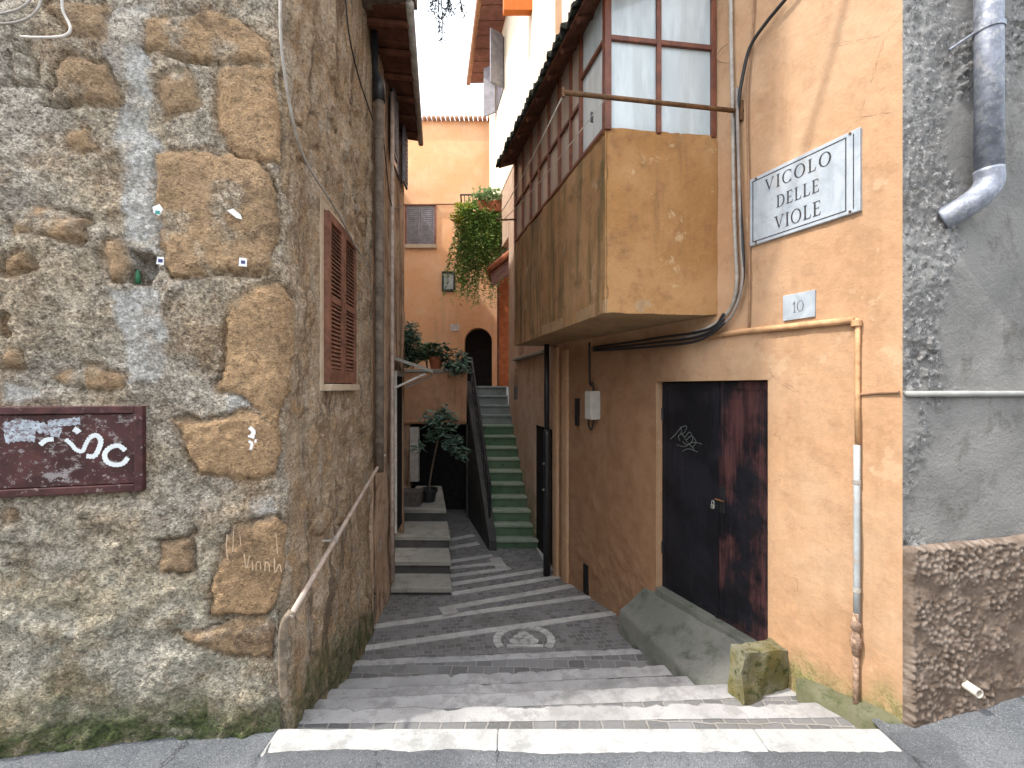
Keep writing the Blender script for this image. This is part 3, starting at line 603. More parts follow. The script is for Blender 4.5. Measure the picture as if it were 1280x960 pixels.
for (sa, sb) in ((a0 + .006, mid - .004), (mid + .004, a1 - .006)):
    mb = MB(); z0, z1 = zb0 + .004, zt0 - .006; o0, o1 = .0, .036; fw = .045
    def bar(aa, ab, za, zb_, oa=o0, ob=o1): mb.hexa([LS.pt(a, z, o) for z in (za, zb_) for a, o in ((aa, oa), (ab, oa), (ab, ob), (aa, ob))])
    bar(sa, sa + fw, z0, z1); bar(sb - fw, sb, z0, z1); bar(sa + fw, sb - fw, z0, z0 + .09); bar(sa + fw, sb - fw, z1 - .055, z1); bar(sa + fw, sb - fw, (z0 + z1) / 2 - .02, (z0 + z1) / 2 + .02)
    n = 34
    for i in range(n):
        z = z0 + .095 + (z1 - z0 - .16) * i / n
        mb.hexa([LS.pt(sa + fw, z, .030), LS.pt(sb - fw, z, .030), LS.pt(sb - fw, z + .004, .033), LS.pt(sa + fw, z + .004, .033),
                 LS.pt(sa + fw, z + .032, .006), LS.pt(sb - fw, z + .032, .006), LS.pt(sb - fw, z + .036, .009), LS.pt(sa + fw, z + .036, .009)])
    bar(sa + fw, sb - fw, z0, z1, -.012, -.004)
    mb.build('shutter', M['shutter'], win)
# lower eave board and roof closing the house
mb = MB(); mb.hexa([V((-1.30, 2.9, 5.10)), V((-0.83, 2.9, 5.10)), V((-0.84, 3.98, 5.10)), V((-1.32, 3.98, 5.10)), V((-1.30, 2.9, 5.2)), V((-0.83, 2.9, 5.2)), V((-0.84, 3.98, 5.2)), V((-1.32, 3.98, 5.2))])
mb.build('eave', M['zinc_dark'], house)
mb = MB(); mb.prism([(-9, .0, 9.0), (-.95, 1.98, 9.0), (-1.05, 4.4, 9.0), (-9, 4.4, 9.0)], (0, 0, .25)); mb.build('roof', M['tile'], house)
mb = MB(); mb.hexa([LS.pt(1.98, -1, 0), LS.pt(1.98, -1, -4), LS.pt(2.02, -1, -4), LS.pt(2.02, -1, 0), LS.pt(1.98, 9, 0), LS.pt(1.98, 9, -4), LS.pt(2.02, 9, -4), LS.pt(2.02, 9, 0)]); mb.build('end_wall', M['pinkhouse'], house)

# things on the street side of the stone house
def lf(x, y): a, z = LF.hit(x, y); return a, z
cabd = thing('utility_cabinet', 'chipped maroon metal cabinet door set in the stone wall and sprayed with white paint', 'cabinet', LF.at(90, 620))
def wbox(mb, wall, a0, a1, z0, z1, o0, o1, m=0):
    return mb.hexa([wall.pt(a, z, o) for z in (z0, z1) for a, o in ((a0, o0), (a0, o1), (a1, o1), (a1, o0))], m)
aR, zT = lf(181, 507); zB = lf(181, 613)[1]; aL = aR + .92
mb = MB(); fw = .035
wbox(mb, LF, aR, aR + fw, zB, zT, -.03, .02); wbox(mb, LF, aL - fw, aL, zB, zT, -.03, .02); wbox(mb, LF, aR + fw, aL - fw, zT - fw, zT, -.03, .02); wbox(mb, LF, aR + fw, aL - fw, zB, zB + fw, -.03, .02)
mb.build('frame', M['maroon_frame'], cabd, bevel=.004)
mb = MB(); wbox(mb, LF, aR + fw + .003, aL - fw - .003, zB + fw + .003, zT - fw - .003, -.03, .008); mb.build('panel', M['maroon'], cabd, bevel=.003)
mb = MB(); O = .0095
def strokes(mb, lst, wall, off, s=1):
    for i, (w, *pts) in enumerate(lst): ribbon(mb, wall, [wall.hit(x, y, off) for x, y in pts], w, off + i * .0002)
strokes(mb, [(.022, (50, 556), (58, 550), (67, 549)), (.025, (92, 536), (96, 538), (99, 541)), (.018, (82, 549), (90, 556), (95, 562), (103, 564), (107, 556), (112, 547)),
             (.022, (112, 547), (120, 544), (126, 550), (124, 560), (118, 570), (108, 570)), (.022, (157, 563), (148, 557), (137, 560), (131, 568), (134, 577), (144, 581), (154, 579), (160, 572))], LF, O)
mb.build('graffiti', M['paint_white'], cabd)
mb = MB(); strokes(mb, [(.05, (4, 535), (30, 531), (52, 535), (76, 541)), (.05, (6, 548), (25, 545), (44, 546)), (.035, (60, 530), (80, 528), (100, 526))], LF, .0088); mb.build('paint_wash', M['paint_wash'], cabd)
scr = 'corner of torn white poster paper stuck on the big tufa block, '
for (pts, mark, lab) in (([(189, 258), (200, 253), (206, 262), (199, 272), (191, 267)], 'teal', 'upper left scrap with a teal print'), ([(281, 262), (290, 259), (302, 268), (305, 276), (296, 274)], None, 'upper right blank pointed scrap'),
                   ([(196, 320), (206, 320), (206, 333), (194, 331)], 'navy', 'lower left square scrap with a dark dot'), ([(298, 320), (310, 322), (310, 335), (297, 334)], 'navy', 'lower right square scrap with a blue dot')):
    mb = MB(); q = [LF.hit(*p, .03) for p in pts]; ma, mz = sum(a for a, _ in q) / len(q), sum(z for _, z in q) / len(q); q = [(ma + (a - ma) * .78, mz + (z - mz) * .78) for a, z in q]; vs = [LF.pt(a, z, .028) for a, z in q]
    mb.prism(vs, LF.n * .004)
    o = mb.build('paper_scrap', M['paper']); tag(o, 'torn white paper on the big tufa block, ' + lab, 'paper scrap', 'paper scraps on the tufa block')
    if mark:
        ca = sum(a for a, _ in q) / len(q); cz = sum(z for _, z in q) / len(q) - (.012 if mark == 'teal' else 0)
        mb = MB(); wbox(mb, LF, ca - .010, ca + .008, cz - .008, cz + .008, .030, .0335); mb.build('print', M[mark], o)
mb = MB(); mb.tube(arc_pts([LF.at(80, -30, .05), LF.at(78, 10, .05), LF.at(88, 34, .05), LF.at(80, 45, .05), LF.at(50, 47, .05), LF.at(26, 46, .045)]), .006, 8)
tag(mb.build('wire', M['cable_white'], smooth=True), 'stiff white wire end hooked against the rough plaster in the top left corner', 'wire')
for k, (p, lab) in enumerate(((((-40, 20), (8, 16), (36, 2), (44, -30)), 'thin grey cable loop, inner of the two drooping into the top left corner'), (((-40, 30), (20, 28), (48, 10), (54, -30)), 'thin grey cable loop, outer of the two drooping into the top left corner'))):
    mb = MB(); mb.tube(arc_pts([LF.at(x, y, .045) for x, y in p]), .005, 8); tag(mb.build('cable', M['conduit'], smooth=True), lab, 'cable', 'cables over the stone wall')
mb = MB(); a, z = lf(168, 345); mb.tube([LF.pt(a, z - .03, -.03), LF.pt(a, z + .02, -.03), LF.pt(a, z + .022, -.03), LF.pt(a, z + .035, -.03)], [.011, .011, .007, .007], 10)
tag(mb.build('plastic_tube', M['green_cap'], smooth=True), 'short green plastic tube stuck in the dark hole of the plaster wall', 'tube')
mb = MB(); strokes(mb, [(.006, (305, 692), (308, 710), (312, 694)), (.005, (315, 700), (316, 713)), (.005, (320, 713), (321, 703), (325, 703), (326, 713)), (.005, (331, 714), (332, 703), (336, 705), (337, 715)), (.005, (343, 698), (344, 716), (349, 705), (352, 715)), (.006, (284, 668), (283, 684), (285, 700)), (.004, (292, 664), (291, 690)), (.004, (345, 665), (347, 692)), (.004, (300, 668), (301, 682))], LF, .045)
mb.build('scratched_writing', M['chalk'], house)
mb = MB(); strokes(mb, [(.020, (312, 534), (317, 540), (314, 546)), (.012, (310, 545), (318, 547)), (.013, (311, 551), (315, 555), (313, 562)), (.010, (320, 549), (319, 553))], LF, .05); mb.build('paint_blot', M['paper'], house)
# sloping pipe that serves as a rail along the alley side
rail = thing('handrail_pipe', 'pale pinkish pipe rising along the brown alley wall of the stone house', 'pipe', LS.at(360, 775))
p0, p1 = LS.at(362, 772, .085), LS.at(481, 569, .06)
mb = MB(); mb.tube([p0 + (p1 - p0) * (i / 8) for i in range(9)], .0145, 12); mb.build('pipe', M['pinkpipe'], rail, smooth=True)
for f_ in (.30, .98):
    q = p0 + (p1 - p0) * f_; mb = MB(); mb.tube([q - (p1 - p0).normalized() * .018, q + (p1 - p0).normalized() * .018], .020, 12); mb.tube([q, q - LS.n * .09], .008, 8); mb.build('clamp', M['conduit'], rail)
mb = MB(); mb.tube(arc_pts([p0 + V((0, .02, .02)), LS.at(356, 778, .06), LS.at(353, 800, .03), LS.at(353, 840, .02), LS.at(355, 870, .01)]), [.019] * 33, 12); mb.build('end_pipe', simple('mortar covered pipe', (0.27, 0.215, 0.16), .9, .2, var=.4, scale=18), rail, smooth=True)
# drainpipe at the far end of the stone house
dp = thing('drainpipe', 'dull brown drainpipe at the far end of the stone house beside the pink house', 'drainpipe', LS.at(463, 700))
a = 1.93; mb = MB(); mb.tube([LS.pt(a, z, .07) for z in (.95, 1.6, 2.4, 4.5)], .043, 14); mb.build('pipe', M['zinc_dark'], dp, smooth=True)
mb = MB(); mb.tube([LS.pt(a, 4.45, .07), LS.pt(a, 4.62, .07), LS.pt(a, 4.75, .03), LS.pt(a, 7.5, .03)], [.056, .056, .03, .03], 14); mb.build('upper_pipe', M['black_iron'], dp, smooth=True)
for z in (1.25, 2.7, 4.1): mb = MB(); mb.tube([LS.pt(a, z - .02, .07), LS.pt(a, z + .02, .07)], .049, 14); mb.build('clamp', M['zinc_dark'], dp)
def wcable(wall, pts, r, mat, lab, off=.03, group=None, name='cable', cat='cable'):
    mb = MB(); mb.tube(arc_pts([wall.at(x, y, off) for x, y in pts], 8), r, 8); return tag(mb.build(name, mat, smooth=True), lab, cat, group)
G = 'cables on the alley walls'
wcable(LS, [(350, -20), (352, 60), (366, 150), (384, 205), (420, 262), (446, 310), (462, 335)], .007, M['conduit'], 'thin grey cable running down the stone house side above the brown shutters', .05, G)
wcable(LS, [(430, -30), (436, 40), (448, 95), (466, 150)], .006, M['cable_black'], 'thin black cable slanting across the upper stone wall to the drainpipe', .05, G)
def leaves(mb, pts, size, droop=0.4, m=0, asp=0.45, up=None):
    for p in pts:
        p = V(p); a = random.uniform(0, 6.283); tl = random.uniform(-droop, .5)
        d = V((math.cos(a), math.sin(a), tl if up is None else up + random.uniform(-.4, .4))).normalized(); sd = d.cross(V((random.uniform(-.5, .5), random.uniform(-.5, .5), 1))).normalized()
        L = size * random.uniform(.6, 1.3); w = L * asp
        nrm = sd.cross(d) * L * .12
        mb.add([p, p + d * L * .45 + sd * w / 2 - nrm, p + d * L, p + d * L * .45 - sd * w / 2 - nrm], [(0, 1, 2), (0, 2, 3)], m)
def blob(c, r, n, hollow=.35):
    out = []
    while len(out) < n:
        q = V((random.uniform(-1, 1), random.uniform(-1, 1), random.uniform(-1, 1)))
        if hollow < q.length < 1: out.append(V(c) + V((q.x * r[0], q.y * r[1], q.z * r[2])))
    return out
def pot(mb, c, r0, r1, h, n=18, m=0):
    x, y, z = c
    prof = [(r0, 0), (r1 * .97, h * .8), (r1 * 1.08, h * .8), (r1 * 1.08, h), (r1 * .92, h), (r1 * .88, h * .75), (0.001, h * .75)]
    vs = [(x + r * math.cos(6.2832 * i / n), y + r * math.sin(6.2832 * i / n), z + zz) for r, zz in prof for i in range(n)]
    fs = [(k * n + i, k * n + (i + 1) % n, (k + 1) * n + (i + 1) % n, (k + 1) * n + i) for k in range(len(prof) - 1) for i in range(n)]
    mb.add(vs, fs + [tuple(range(n))[::-1]], m)

# ================================================================== pink house on the left, beyond the drainpipe
pk = thing('plastered_house', 'narrow old rose house with crumbling render and open grey shutters behind the stone house', 'house', (-2.2, 5.1, -.6))
sv = spans((0, 1.0, .05), (1.0, 1.70, .05)); zv = spans((-1, -0.05, .07), (-.05, 1.93, .055), (1.93, 6.2, .05))
S, Zg = np.meshgrid(sv, zv, indexing='ij'); P = np.array(HS.p)[None, None] + S[..., None] * np.array(HS.d); P[..., 2] = Zg
d_ = .03 * fbm(P, 2, 4) + .012 * fbm(P * np.array([1, 1, .4]), 9, 4); dz = (S > 1.04) & (S < 1.66) & (Zg < 1.94); d_ = np.where((S > .98) & (Zg < 2.0), 0, d_)
P += d_[..., None] * np.array(HS.n)
sm = (S[:-1, :-1] + S[1:, 1:]) / 2; zm = (Zg[:-1, :-1] + Zg[1:, 1:]) / 2
grid_mb(P, ~((sm > 1.05) & (sm < 1.62) & (zm < 1.93)), flip=True).build('wall', M['pinkhouse'], pk, smooth=True)
mb = MB()
for aa, ab, z0, z1 in ((1.035, 1.06, 0, 1.95), (1.06, 1.62, 1.89, 1.95)): wbox(mb, HS, aa, ab, z0, z1, -.12, .025)
dr = mb.build('door_frame', M['white_frame'], pk, bevel=.004)
mb = MB(); wbox(mb, HS, 1.062, 1.62, -.05, 1.888, -.12, -.012); mb.build('door', M['black'], pk)
mb = MB(); e = 1.70
mb.hexa([HS.pt(e, -1, .0), HS.pt(e, -1, -3), HS.pt(e + .03, -1, -3), HS.pt(e + .03, -1, 0), HS.pt(e, 6.2, 0), HS.pt(e, 6.2, -3), HS.pt(e + .03, 6.2, -3), HS.pt(e + .03, 6.2, 0)]); mb.build('end_wall', M['pinkhouse'], pk)
mb = MB(); ez = 5.15                              # eave boards seen from below
inn0, inn1 = HS.pt(-.35, ez, -.25), HS.pt(1.78, ez, -.25); out0, out1 = V((-.91, 3.9, ez - .10)), V((-1.265, 6.02, ez - .10))
n = 11
for i in range(n):
    t0, t1 = i / n, (i + .95) / n; a, b = inn0.lerp(inn1, t0), inn0.lerp(inn1, t1); c, d = out0.lerp(out1, t1), out0.lerp(out1, t0)
    mb.hexa([a, d, c, b] + [q + V((0, 0, .03)) for q in (a, d, c, b)])
ev = mb.build('eave', M['soffit'], pk)
mb = MB()
for i in range(6): a, b = inn0.lerp(inn1, (i + .4) / 6), out0.lerp(out1, (i + .4) / 6); mb.tube([a - V((0, 0, .03)), b - V((0, 0, .03))], .032, 6)
mb.build('rafter', M['soffit'], ev)
mb = MB(); mb.tube([out0 + V((.03, -.05, .0)), out1 + V((.03, .05, .0))], .036, 12); mb.build('gutter', M['conduit'], ev, smooth=True)
mb = MB(); mb.prism([inn0 + V((-.0, 0, .04)), out0 + V((0, 0, .04)), out1 + V((0, 0, .04)), inn1 + V((0, 0, .04)), HS.pt(1.78, 6.0, -2.8), HS.pt(-.35, 6.0, -2.8)], (0, 0, .08)); mb.build('roof', M['tile'], pk)
for (sa, ya, yb) in ((.95, 112, 205),):
    zt = H - (ya - CY) * (4.32 + sa) / F; zb = H - (yb - CY) * (4.32 + sa) / F
    w_ = MB(); wbox(w_, HS, sa, sa + .42, zb, zt, -.06, .012); wn_ = w_.build('window', M['glass_dark'], pk)
    for k in (0, 1):
        a = sa - .27 if k == 0 else sa + .43; m_ = MB(); wbox(m_, HS, a, a + .26, zb, zt, .035, .06)
        for i in range(14): z = zb + .05 + i * (zt - zb - .1) / 14; wbox(m_, HS, a + .03, a + .23, z, z + .03, .0602, .07)
        m_.build('shutter', M['greyshutter'], wn_)
mb = MB(); mb.prism([(-1.72, 6.0, -1), (-3.2, 11.98, -1), (-7, 11.98, -1), (-7, 6.0, -1)], (0, 0, 8.4)); mb.build('added_shade_wing', M['pinkhouse'], pk)  # unseen wing added to keep the sun out of the alley
mb = MB(); mb.prism([HS.pt(-.3, 5.4, -.3), HS.pt(1.68, 5.4, -.3), V((-7, 5.98, 5.4)), V((-7, 4.42, 5.4))], (0, 0, 3.8)); mb.build('added_shade_storey', M['pinkhouse'], pk)  # hidden body above the eave, added to block sun
# little canopy over the pink house door
cp = thing('canopy', 'small sloping weathered wood canopy over the dark door of the pink house', 'canopy', HS.pt(1.3, 1.95, .2))
mb = MB(); a, b = HS.pt(.86, 2.07, .03), HS.pt(1.72, 2.07, .03); c, d = HS.pt(1.72, 1.915, .47), HS.pt(.86, 1.915, .47)
mb.hexa([a, d, c, b] + [q + V((0, 0, .035)) for q in (a, d, c, b)]); mb.build('board', M['greystone'], cp)
for s_ in (.92, 1.66): mb = MB(); mb.tube([HS.pt(s_, 1.74, .02), HS.pt(s_, 1.91, .38)], .014, 8); mb.build('bracket', M['white_frame'], cp)
mb = MB(); mb.tube([HS.pt(.62, z, .05) for z in (-.4, .6, 1.6, 2.6, 5.0)], .022, 10); tag(mb.build('pipe', M['pinkpipe'], smooth=True), 'thin pale pipe running down the old rose house next to the canopy', 'pipe')
wcable(HS, [(474, 150), (480, 180), (489, 255), (503, 258)], .006, M['cable_black'], 'thin black cable on the old rose house below the open shutters', .05, G)

# stairs up to the pink house door
ls = thing('stone_stairs', 'short flight of grey stone steps with worn treads along the left wall', 'stairs', (-1.1, 5.6, -.64))
lev = [(-.52, 5.08, 482, 564), (-.36, 5.44, 484, 563), (-.20, 5.87, 488, 562), (-.02, 6.50, 491, 557)]
for i, (z, y, xl, xr) in enumerate(lev):
    ye = lev[i + 1][1] + .03 if i < 3 else 8.05
    xa = -1.62; xb = (xr - CX) * y / F; xb2 = xb - (ye - y) * .2
    mb = MB(); b = -1.0 
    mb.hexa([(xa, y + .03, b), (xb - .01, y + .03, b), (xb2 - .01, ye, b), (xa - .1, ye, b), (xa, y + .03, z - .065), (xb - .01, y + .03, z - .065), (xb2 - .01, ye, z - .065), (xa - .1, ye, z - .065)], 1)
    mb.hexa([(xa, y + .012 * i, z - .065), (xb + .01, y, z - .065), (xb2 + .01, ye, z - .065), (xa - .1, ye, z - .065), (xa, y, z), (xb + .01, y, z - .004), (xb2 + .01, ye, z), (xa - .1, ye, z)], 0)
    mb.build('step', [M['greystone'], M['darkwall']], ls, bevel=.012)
bx = MB(); c = at(511, 632, 6.75); c.z = -.02
bx.hexa([c + V(q) for q in ((-.19, -.12, 0), (.19, -.12, 0), (.19, .12, 0), (-.19, .12, 0), (-.21, -.13, .22), (.21, -.13, .22), (.21, .13, .22), (-.21, .13, .22))])
tag(bx.build('stone_trough', M['stonebox'], bevel=.01), 'low dark stone trough on the top landing of the left stairs', 'trough')
tr = thing('potted_tree', 'slender potted tree with blue green leaves on the landing before the dark opening', 'tree', at(536, 617, 6.95))
bp = V((at(536, 617, 6.95).x, 6.95, -.02))
mb = MB(); pot(mb, bp, .09, .13, .2); mb.build('pot', M['black_iron'], tr)
mb = MB(); tp = at(546, 556, 6.95); mb.tube(arc_pts([bp + V((0, 0, .1)), bp + V((.03, 0, .4)), tp, at(552, 535, 6.9)]), .014, 8); mb.build('trunk', M['bark'], tr, smooth=True)
mb = MB()
for c, r, n in (((552, 528), .24, 170), ((566, 552), .17, 90), ((575, 566), .11, 45), ((540, 545), .13, 40), ((535, 522), .12, 30), ((556, 516), .14, 60), ((524, 556), .10, 16)): leaves(mb, blob(at(*c, 6.9), (r, r * .8, r * .8), n, .15), .14, .9, asp=.34)
mb.build('crown', M['leaf_blue'], tr)

# ================================================================== terrace over the dark opening
ty = 8.40
te = thing('terrace', 'orange plastered terrace parapet carrying flower pots above a dark opening', 'terrace', (-1.5, 8.8, -.75))
def rbox(x0, x1, y0, y1, z0, z1, mb=None, m=0):
    mb = mb or MB(); return mb.hexa([(x0, y0, z0), (x1, y0, z0), (x1, y1, z0), (x0, y1, z0), (x0, y0, z1), (x1, y0, z1), (x1, y1, z1), (x0, y1, z1)], m)
xr_ = -.86; xl_ = -3.6
S, Zg = np.meshgrid(np.linspace(xl_, xr_, 70), spans((1.06, 2.04, .04)), indexing='ij'); P = np.stack([S, np.full(S.shape, ty), Zg], -1); P[..., 1] += .02 * fbm(P, 3, 4)
mbp = grid_mb(P); rbox(xl_, xr_, ty + .03, ty + .2, 1.10, 2.03, mbp); mbp.build('parapet', M['parapet'], te)
rbox(xl_, xr_ + .02, ty - .03, ty + .24, 2.03, 2.09).build('coping', M['greystone'], te, bevel=.008)
rbox(xl_, xr_ + .01, ty - .03, ty + .1, 1.08, 1.13).build('ledge', M['parapet'], te, bevel=.01)
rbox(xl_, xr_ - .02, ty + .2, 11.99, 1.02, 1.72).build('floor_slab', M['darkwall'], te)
rbox(xl_, -1.92, ty + .02, ty + .2, -.9, 1.05).build('lower_wall', M['pinkhouse'], te)
rbox(-1.915, -1.75, ty - .02, ty + .1, -.02, 1.0).build('door_post', M['white_frame'], te, bevel=.01)
rbox(-3.5, xr_, ty + .75, ty + .8, -.9, 1.05).build('inner_wall', M['black'], te)
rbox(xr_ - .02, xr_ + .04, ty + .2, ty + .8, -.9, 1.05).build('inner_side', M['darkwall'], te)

pp = thing('potted_plant', 'dark leafy plant in a terracotta pot in the middle of the terrace parapet', 'potted plant', V((at(545, 458, ty + .1).x, ty + .1, 2.09)), 'pots on the terrace parapet')
c = W[pp.name]; mb = MB(); pot(mb, c, .095, .14, .23); mb.build('pot', M['terracotta'], pp, smooth=False)
mb = MB(); leaves(mb, blob(c + V((0, 0, .34)), (.34, .22, .2), 240, .1), .16, .5, asp=.4); mb.build('foliage', M['leaf_dark'], pp)
def bush(name, lab, cat, px, Y, n, r, size, mat, stems=6, droop=.5, base=None, group=None):
    c = at(*px, Y); base = base or V((c.x, Y, c.z - r[2] - .05))
    t = thing(name, lab, cat, base, group)
    mb = MB()
    for _ in range(stems): q = blob(c, (r[0] * .7, r[1] * .7, r[2] * .7), 1, 0)[0]; mb.tube(arc_pts([base + V((random.uniform(-.03, .03), 0, 0)), base.lerp(q, .5) + V((0, 0, .05)), q], 5), [.008] * 11, 5)
    mb.build('stem', M['bark'], t)
    mb = MB()
    for k in range(7):
        q = blob(c, (r[0] * .75, r[1] * .75, r[2] * .75), 1, 0)[0]; leaves(mb, blob(q, (r[0] * .5, r[1] * .5, r[2] * .42), n // 7, 0), size, droop, asp=.42)
    mb.build('foliage', mat, t); return t
bush('leafy_shrub', 'tall dark green shrub at the left end of the terrace against the orange wall', 'shrub', (512, 428), ty + .35, 1100, (.40, .3, .56), .13, M['leaf_blue'], base=V((-2.0, ty + .35, 1.72)))
bush('leafy_shrub', 'pale pinkish leafed plant just left of the terracotta pot on the terrace', 'shrub', (531, 440), ty + .3, 300, (.22, .18, .26), .10, M['leaf_light'], base=V((-1.63, ty + .3, 1.72)))
bush('trailing_plant', 'blue green plant spilling over the right end of the terrace parapet beside the stairs', 'plant', (573, 455), ty + .05, 480, (.28, .22, .32), .13, M['leaf_blue'], droop=1.0, base=V((-1.0, ty + .1, 2.09)))

# ================================================================== green stone stairs up to the arch
gs = thing('staircase', 'steep flight of green tinged stone steps climbing to the dark arch', 'stairs', (.15, 7.2, -.74))
h, r0 = .18, .165
NX = lambda y: -.243 - .23 * (y - 6.8)           # left edge
RX = lambda y: 1.846 - .218 * y - .008           # right edge follows the wall
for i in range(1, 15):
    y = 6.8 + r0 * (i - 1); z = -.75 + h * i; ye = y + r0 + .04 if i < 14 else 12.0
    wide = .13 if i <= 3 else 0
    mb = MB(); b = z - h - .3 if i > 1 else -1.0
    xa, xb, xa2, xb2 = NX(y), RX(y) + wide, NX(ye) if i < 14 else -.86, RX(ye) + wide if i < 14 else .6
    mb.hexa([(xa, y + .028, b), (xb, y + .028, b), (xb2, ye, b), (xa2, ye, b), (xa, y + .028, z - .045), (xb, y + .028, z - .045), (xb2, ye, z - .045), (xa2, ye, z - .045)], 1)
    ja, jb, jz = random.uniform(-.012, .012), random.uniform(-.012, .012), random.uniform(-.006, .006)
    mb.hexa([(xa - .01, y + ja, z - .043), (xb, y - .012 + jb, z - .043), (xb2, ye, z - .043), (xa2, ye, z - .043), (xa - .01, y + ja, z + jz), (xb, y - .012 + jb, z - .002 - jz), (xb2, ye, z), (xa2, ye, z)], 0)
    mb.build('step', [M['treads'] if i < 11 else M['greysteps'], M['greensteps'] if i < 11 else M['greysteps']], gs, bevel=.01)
mb = MB(); q = []
for y in (6.72, 8.97):
    zt = -.75 + h * max(0, (y - 6.8) / r0 + 1) + .08
    if y < 6.8: zt = -.55
    q.append((y, zt))
(y0, zA), (y1, zB) = q
mb.hexa([(NX(y0) - .12, y0, -.95), (NX(y0) - .005, y0, -.95), (NX(y1) - .005, y1, -.95), (NX(y1) - .2, y1, -.95), (NX(y0) - .12, y0, zA), (NX(y0) - .005, y0, zA), (NX(y1) - .005, y1, zB), (NX(y1) - .2, y1, zB)])
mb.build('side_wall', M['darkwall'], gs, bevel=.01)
rl = thing('stair_railing', 'black iron railing up the left side of the green stairs', 'railing', (NX(7.6), 7.6, .2))
A = V((NX(7.0) - .06, 7.0, -.75 + h * 2.2 + .62)); B = V((NX(8.9) - .08, 8.9, -.75 + h * 13.7 + .62))
mb = MB(); mb.tube([A + V((0, -.02, -.62)), A, B, B + V((0, .0, -.5))], .02, 8); mb.build('handrail', M['black_iron'], rl)
mb = MB(); mb.tube([A - V((0, 0, .4)), B - V((0, 0, .4))], .012, 8); mb.build('lower_rail', M['black_iron'], rl)
for i in range(1, 11): q = A.lerp(B, i / 11); mb = MB(); mb.tube([q, q - V((0, 0, .60))], .010, 6); mb.build('baluster', M['black_iron'], rl)

# ================================================================== far orange house
fy = 12.0
fh = thing('orange_house', 'tall bright orange house with a shuttered window and dark arched doorway closing the alley', 'house', (-1.6, 13, 1.7))
ax0, ax1 = at(580, 0, fy).x, at(615, 0, fy).x; acx, ar = (ax0 + ax1) / 2, (ax1 - ax0) / 2; az0, azs = 1.55, H - (427 - CY) * fy / F
topz = H - (151 - CY) * fy / F
outer = [(-6, .2), (-6, topz), (1.4, topz), (1.4, .2)]
hole = [(ax0, az0), (ax0, azs)] + [(acx - ar * math.cos(math.pi * i / 14), azs + ar * math.sin(math.pi * i / 14)) for i in range(1, 14)] + [(ax1, azs), (ax1, az0)]
mb = MB()
def face(pts, y=fy): mb.add([(x, y, z) for x, z in pts], [list(range(len(pts)))])
face([(-6, .2), (ax0, .2), (ax0, azs), (ax0, topz), (-6, topz)]); face([(ax1, .2), (1.4, .2), (1.4, topz), (ax1, topz), (ax1, azs)])
face([(ax0, .2), (ax1, .2), (ax1, az0), (ax0, az0)]); face([(ax0, azs)] + hole[2:-2] + [(ax1, azs), (ax1, topz), (ax0, topz)])
for i in range(len(hole) - 1): (xa, za), (xb, zb) = hole[i:i + 2]; mb.add([(xa, fy, za), (xb, fy, zb), (xb, fy + .5, zb), (xa, fy + .5, za)], [(0, 1, 2, 3)])
mb.build('wall', M['far'], fh)
mb = MB(); rbox(-6, 1.4, fy + .45, fy + .5, .2, topz - .05, mb); mb.build('backing_wall', M['black'], fh)
mb = MB(); rbox(ax0 + .02, ax1 - .02, fy + .3, fy + .34, az0, azs + ar - .02, mb); mb.build('arched_doorway', M['black'], fh)
mb = MB(); n = 60
for i in range(n):
    x = -6 + 7.4 * i / n; mb.tube([(x + .09, fy - .12, topz + .02), (x + .09, fy + .5, topz + .12)], .055, 8)
mb.build('roof', M['tile'], fh, smooth=True)
def fwin(x0, x1, y0, y1, mats, lab=None):
    a, b = at(x0, y1, fy), at(x1, y0, fy); m_ = MB()
    for q in ((a.x - .05, a.x, a.z - .05, b.z + .05), (b.x, b.x + .05, a.z - .05, b.z + .05), (a.x, b.x, b.z, b.z + .05), (a.x - .0, b.x + .0, a.z - .06, a.z)): rbox(q[0], q[1], fy - .05, fy + .05, q[2], q[3], m_)
    w = m_.build('window', mats[0], fh)
    return w, a, b
w, a, b = fwin(509, 543, 258, 306, (M['soffit2'],)); mx = (a.x + b.x) / 2
for xa, xb in ((a.x, mx - .006), (mx + .006, b.x)):
    m_ = MB(); rbox(xa, xb, fy - .035, fy - .015, a.z, b.z, m_)
    for i in range(18): z = a.z + .05 + (b.z - a.z - .1) * i / 18; rbox(xa + .05, xb - .05, fy - .045, fy - .0352, z, z + .035, m_)
    m_.build('shutter', M['greyshutter'], w)
w, a, b = fwin(555, 567, 342, 362, (M['black_iron'],)); m_ = MB(); rbox(a.x, b.x, fy - .02, fy - .0, a.z, b.z, m_); m_.build('pane', M['glass'], w)
mb = MB(); rbox(at(509, 306, fy).x - .06, at(544, 306, fy).x + .06, fy - .1, fy - .052, at(0, 311, fy).z, at(0, 306.5, fy).z, mb); mb.build('sill', M['frame_pale'], fh)
mb = MB(); a, b = at(563, 414, fy), at(574, 405, fy); rbox(a.x, b.x, fy - .02, fy - .001, a.z, b.z, mb); tag(mb.build('number_tile', M['white_frame'], bevel=.003), 'small pale house number tile beside the dark arch on the orange house', 'number tile')
mb = MB(); mb.tube([at(488, 256, fy - .06), at(540, 255.5, fy - .06), at(575, 255, fy - .06), at(612, 252, fy - .06)], .022, 6); tag(mb.build('cable', M['cable_brown']), 'thick brown cable running level across the far orange house over its shuttered window', 'cable')
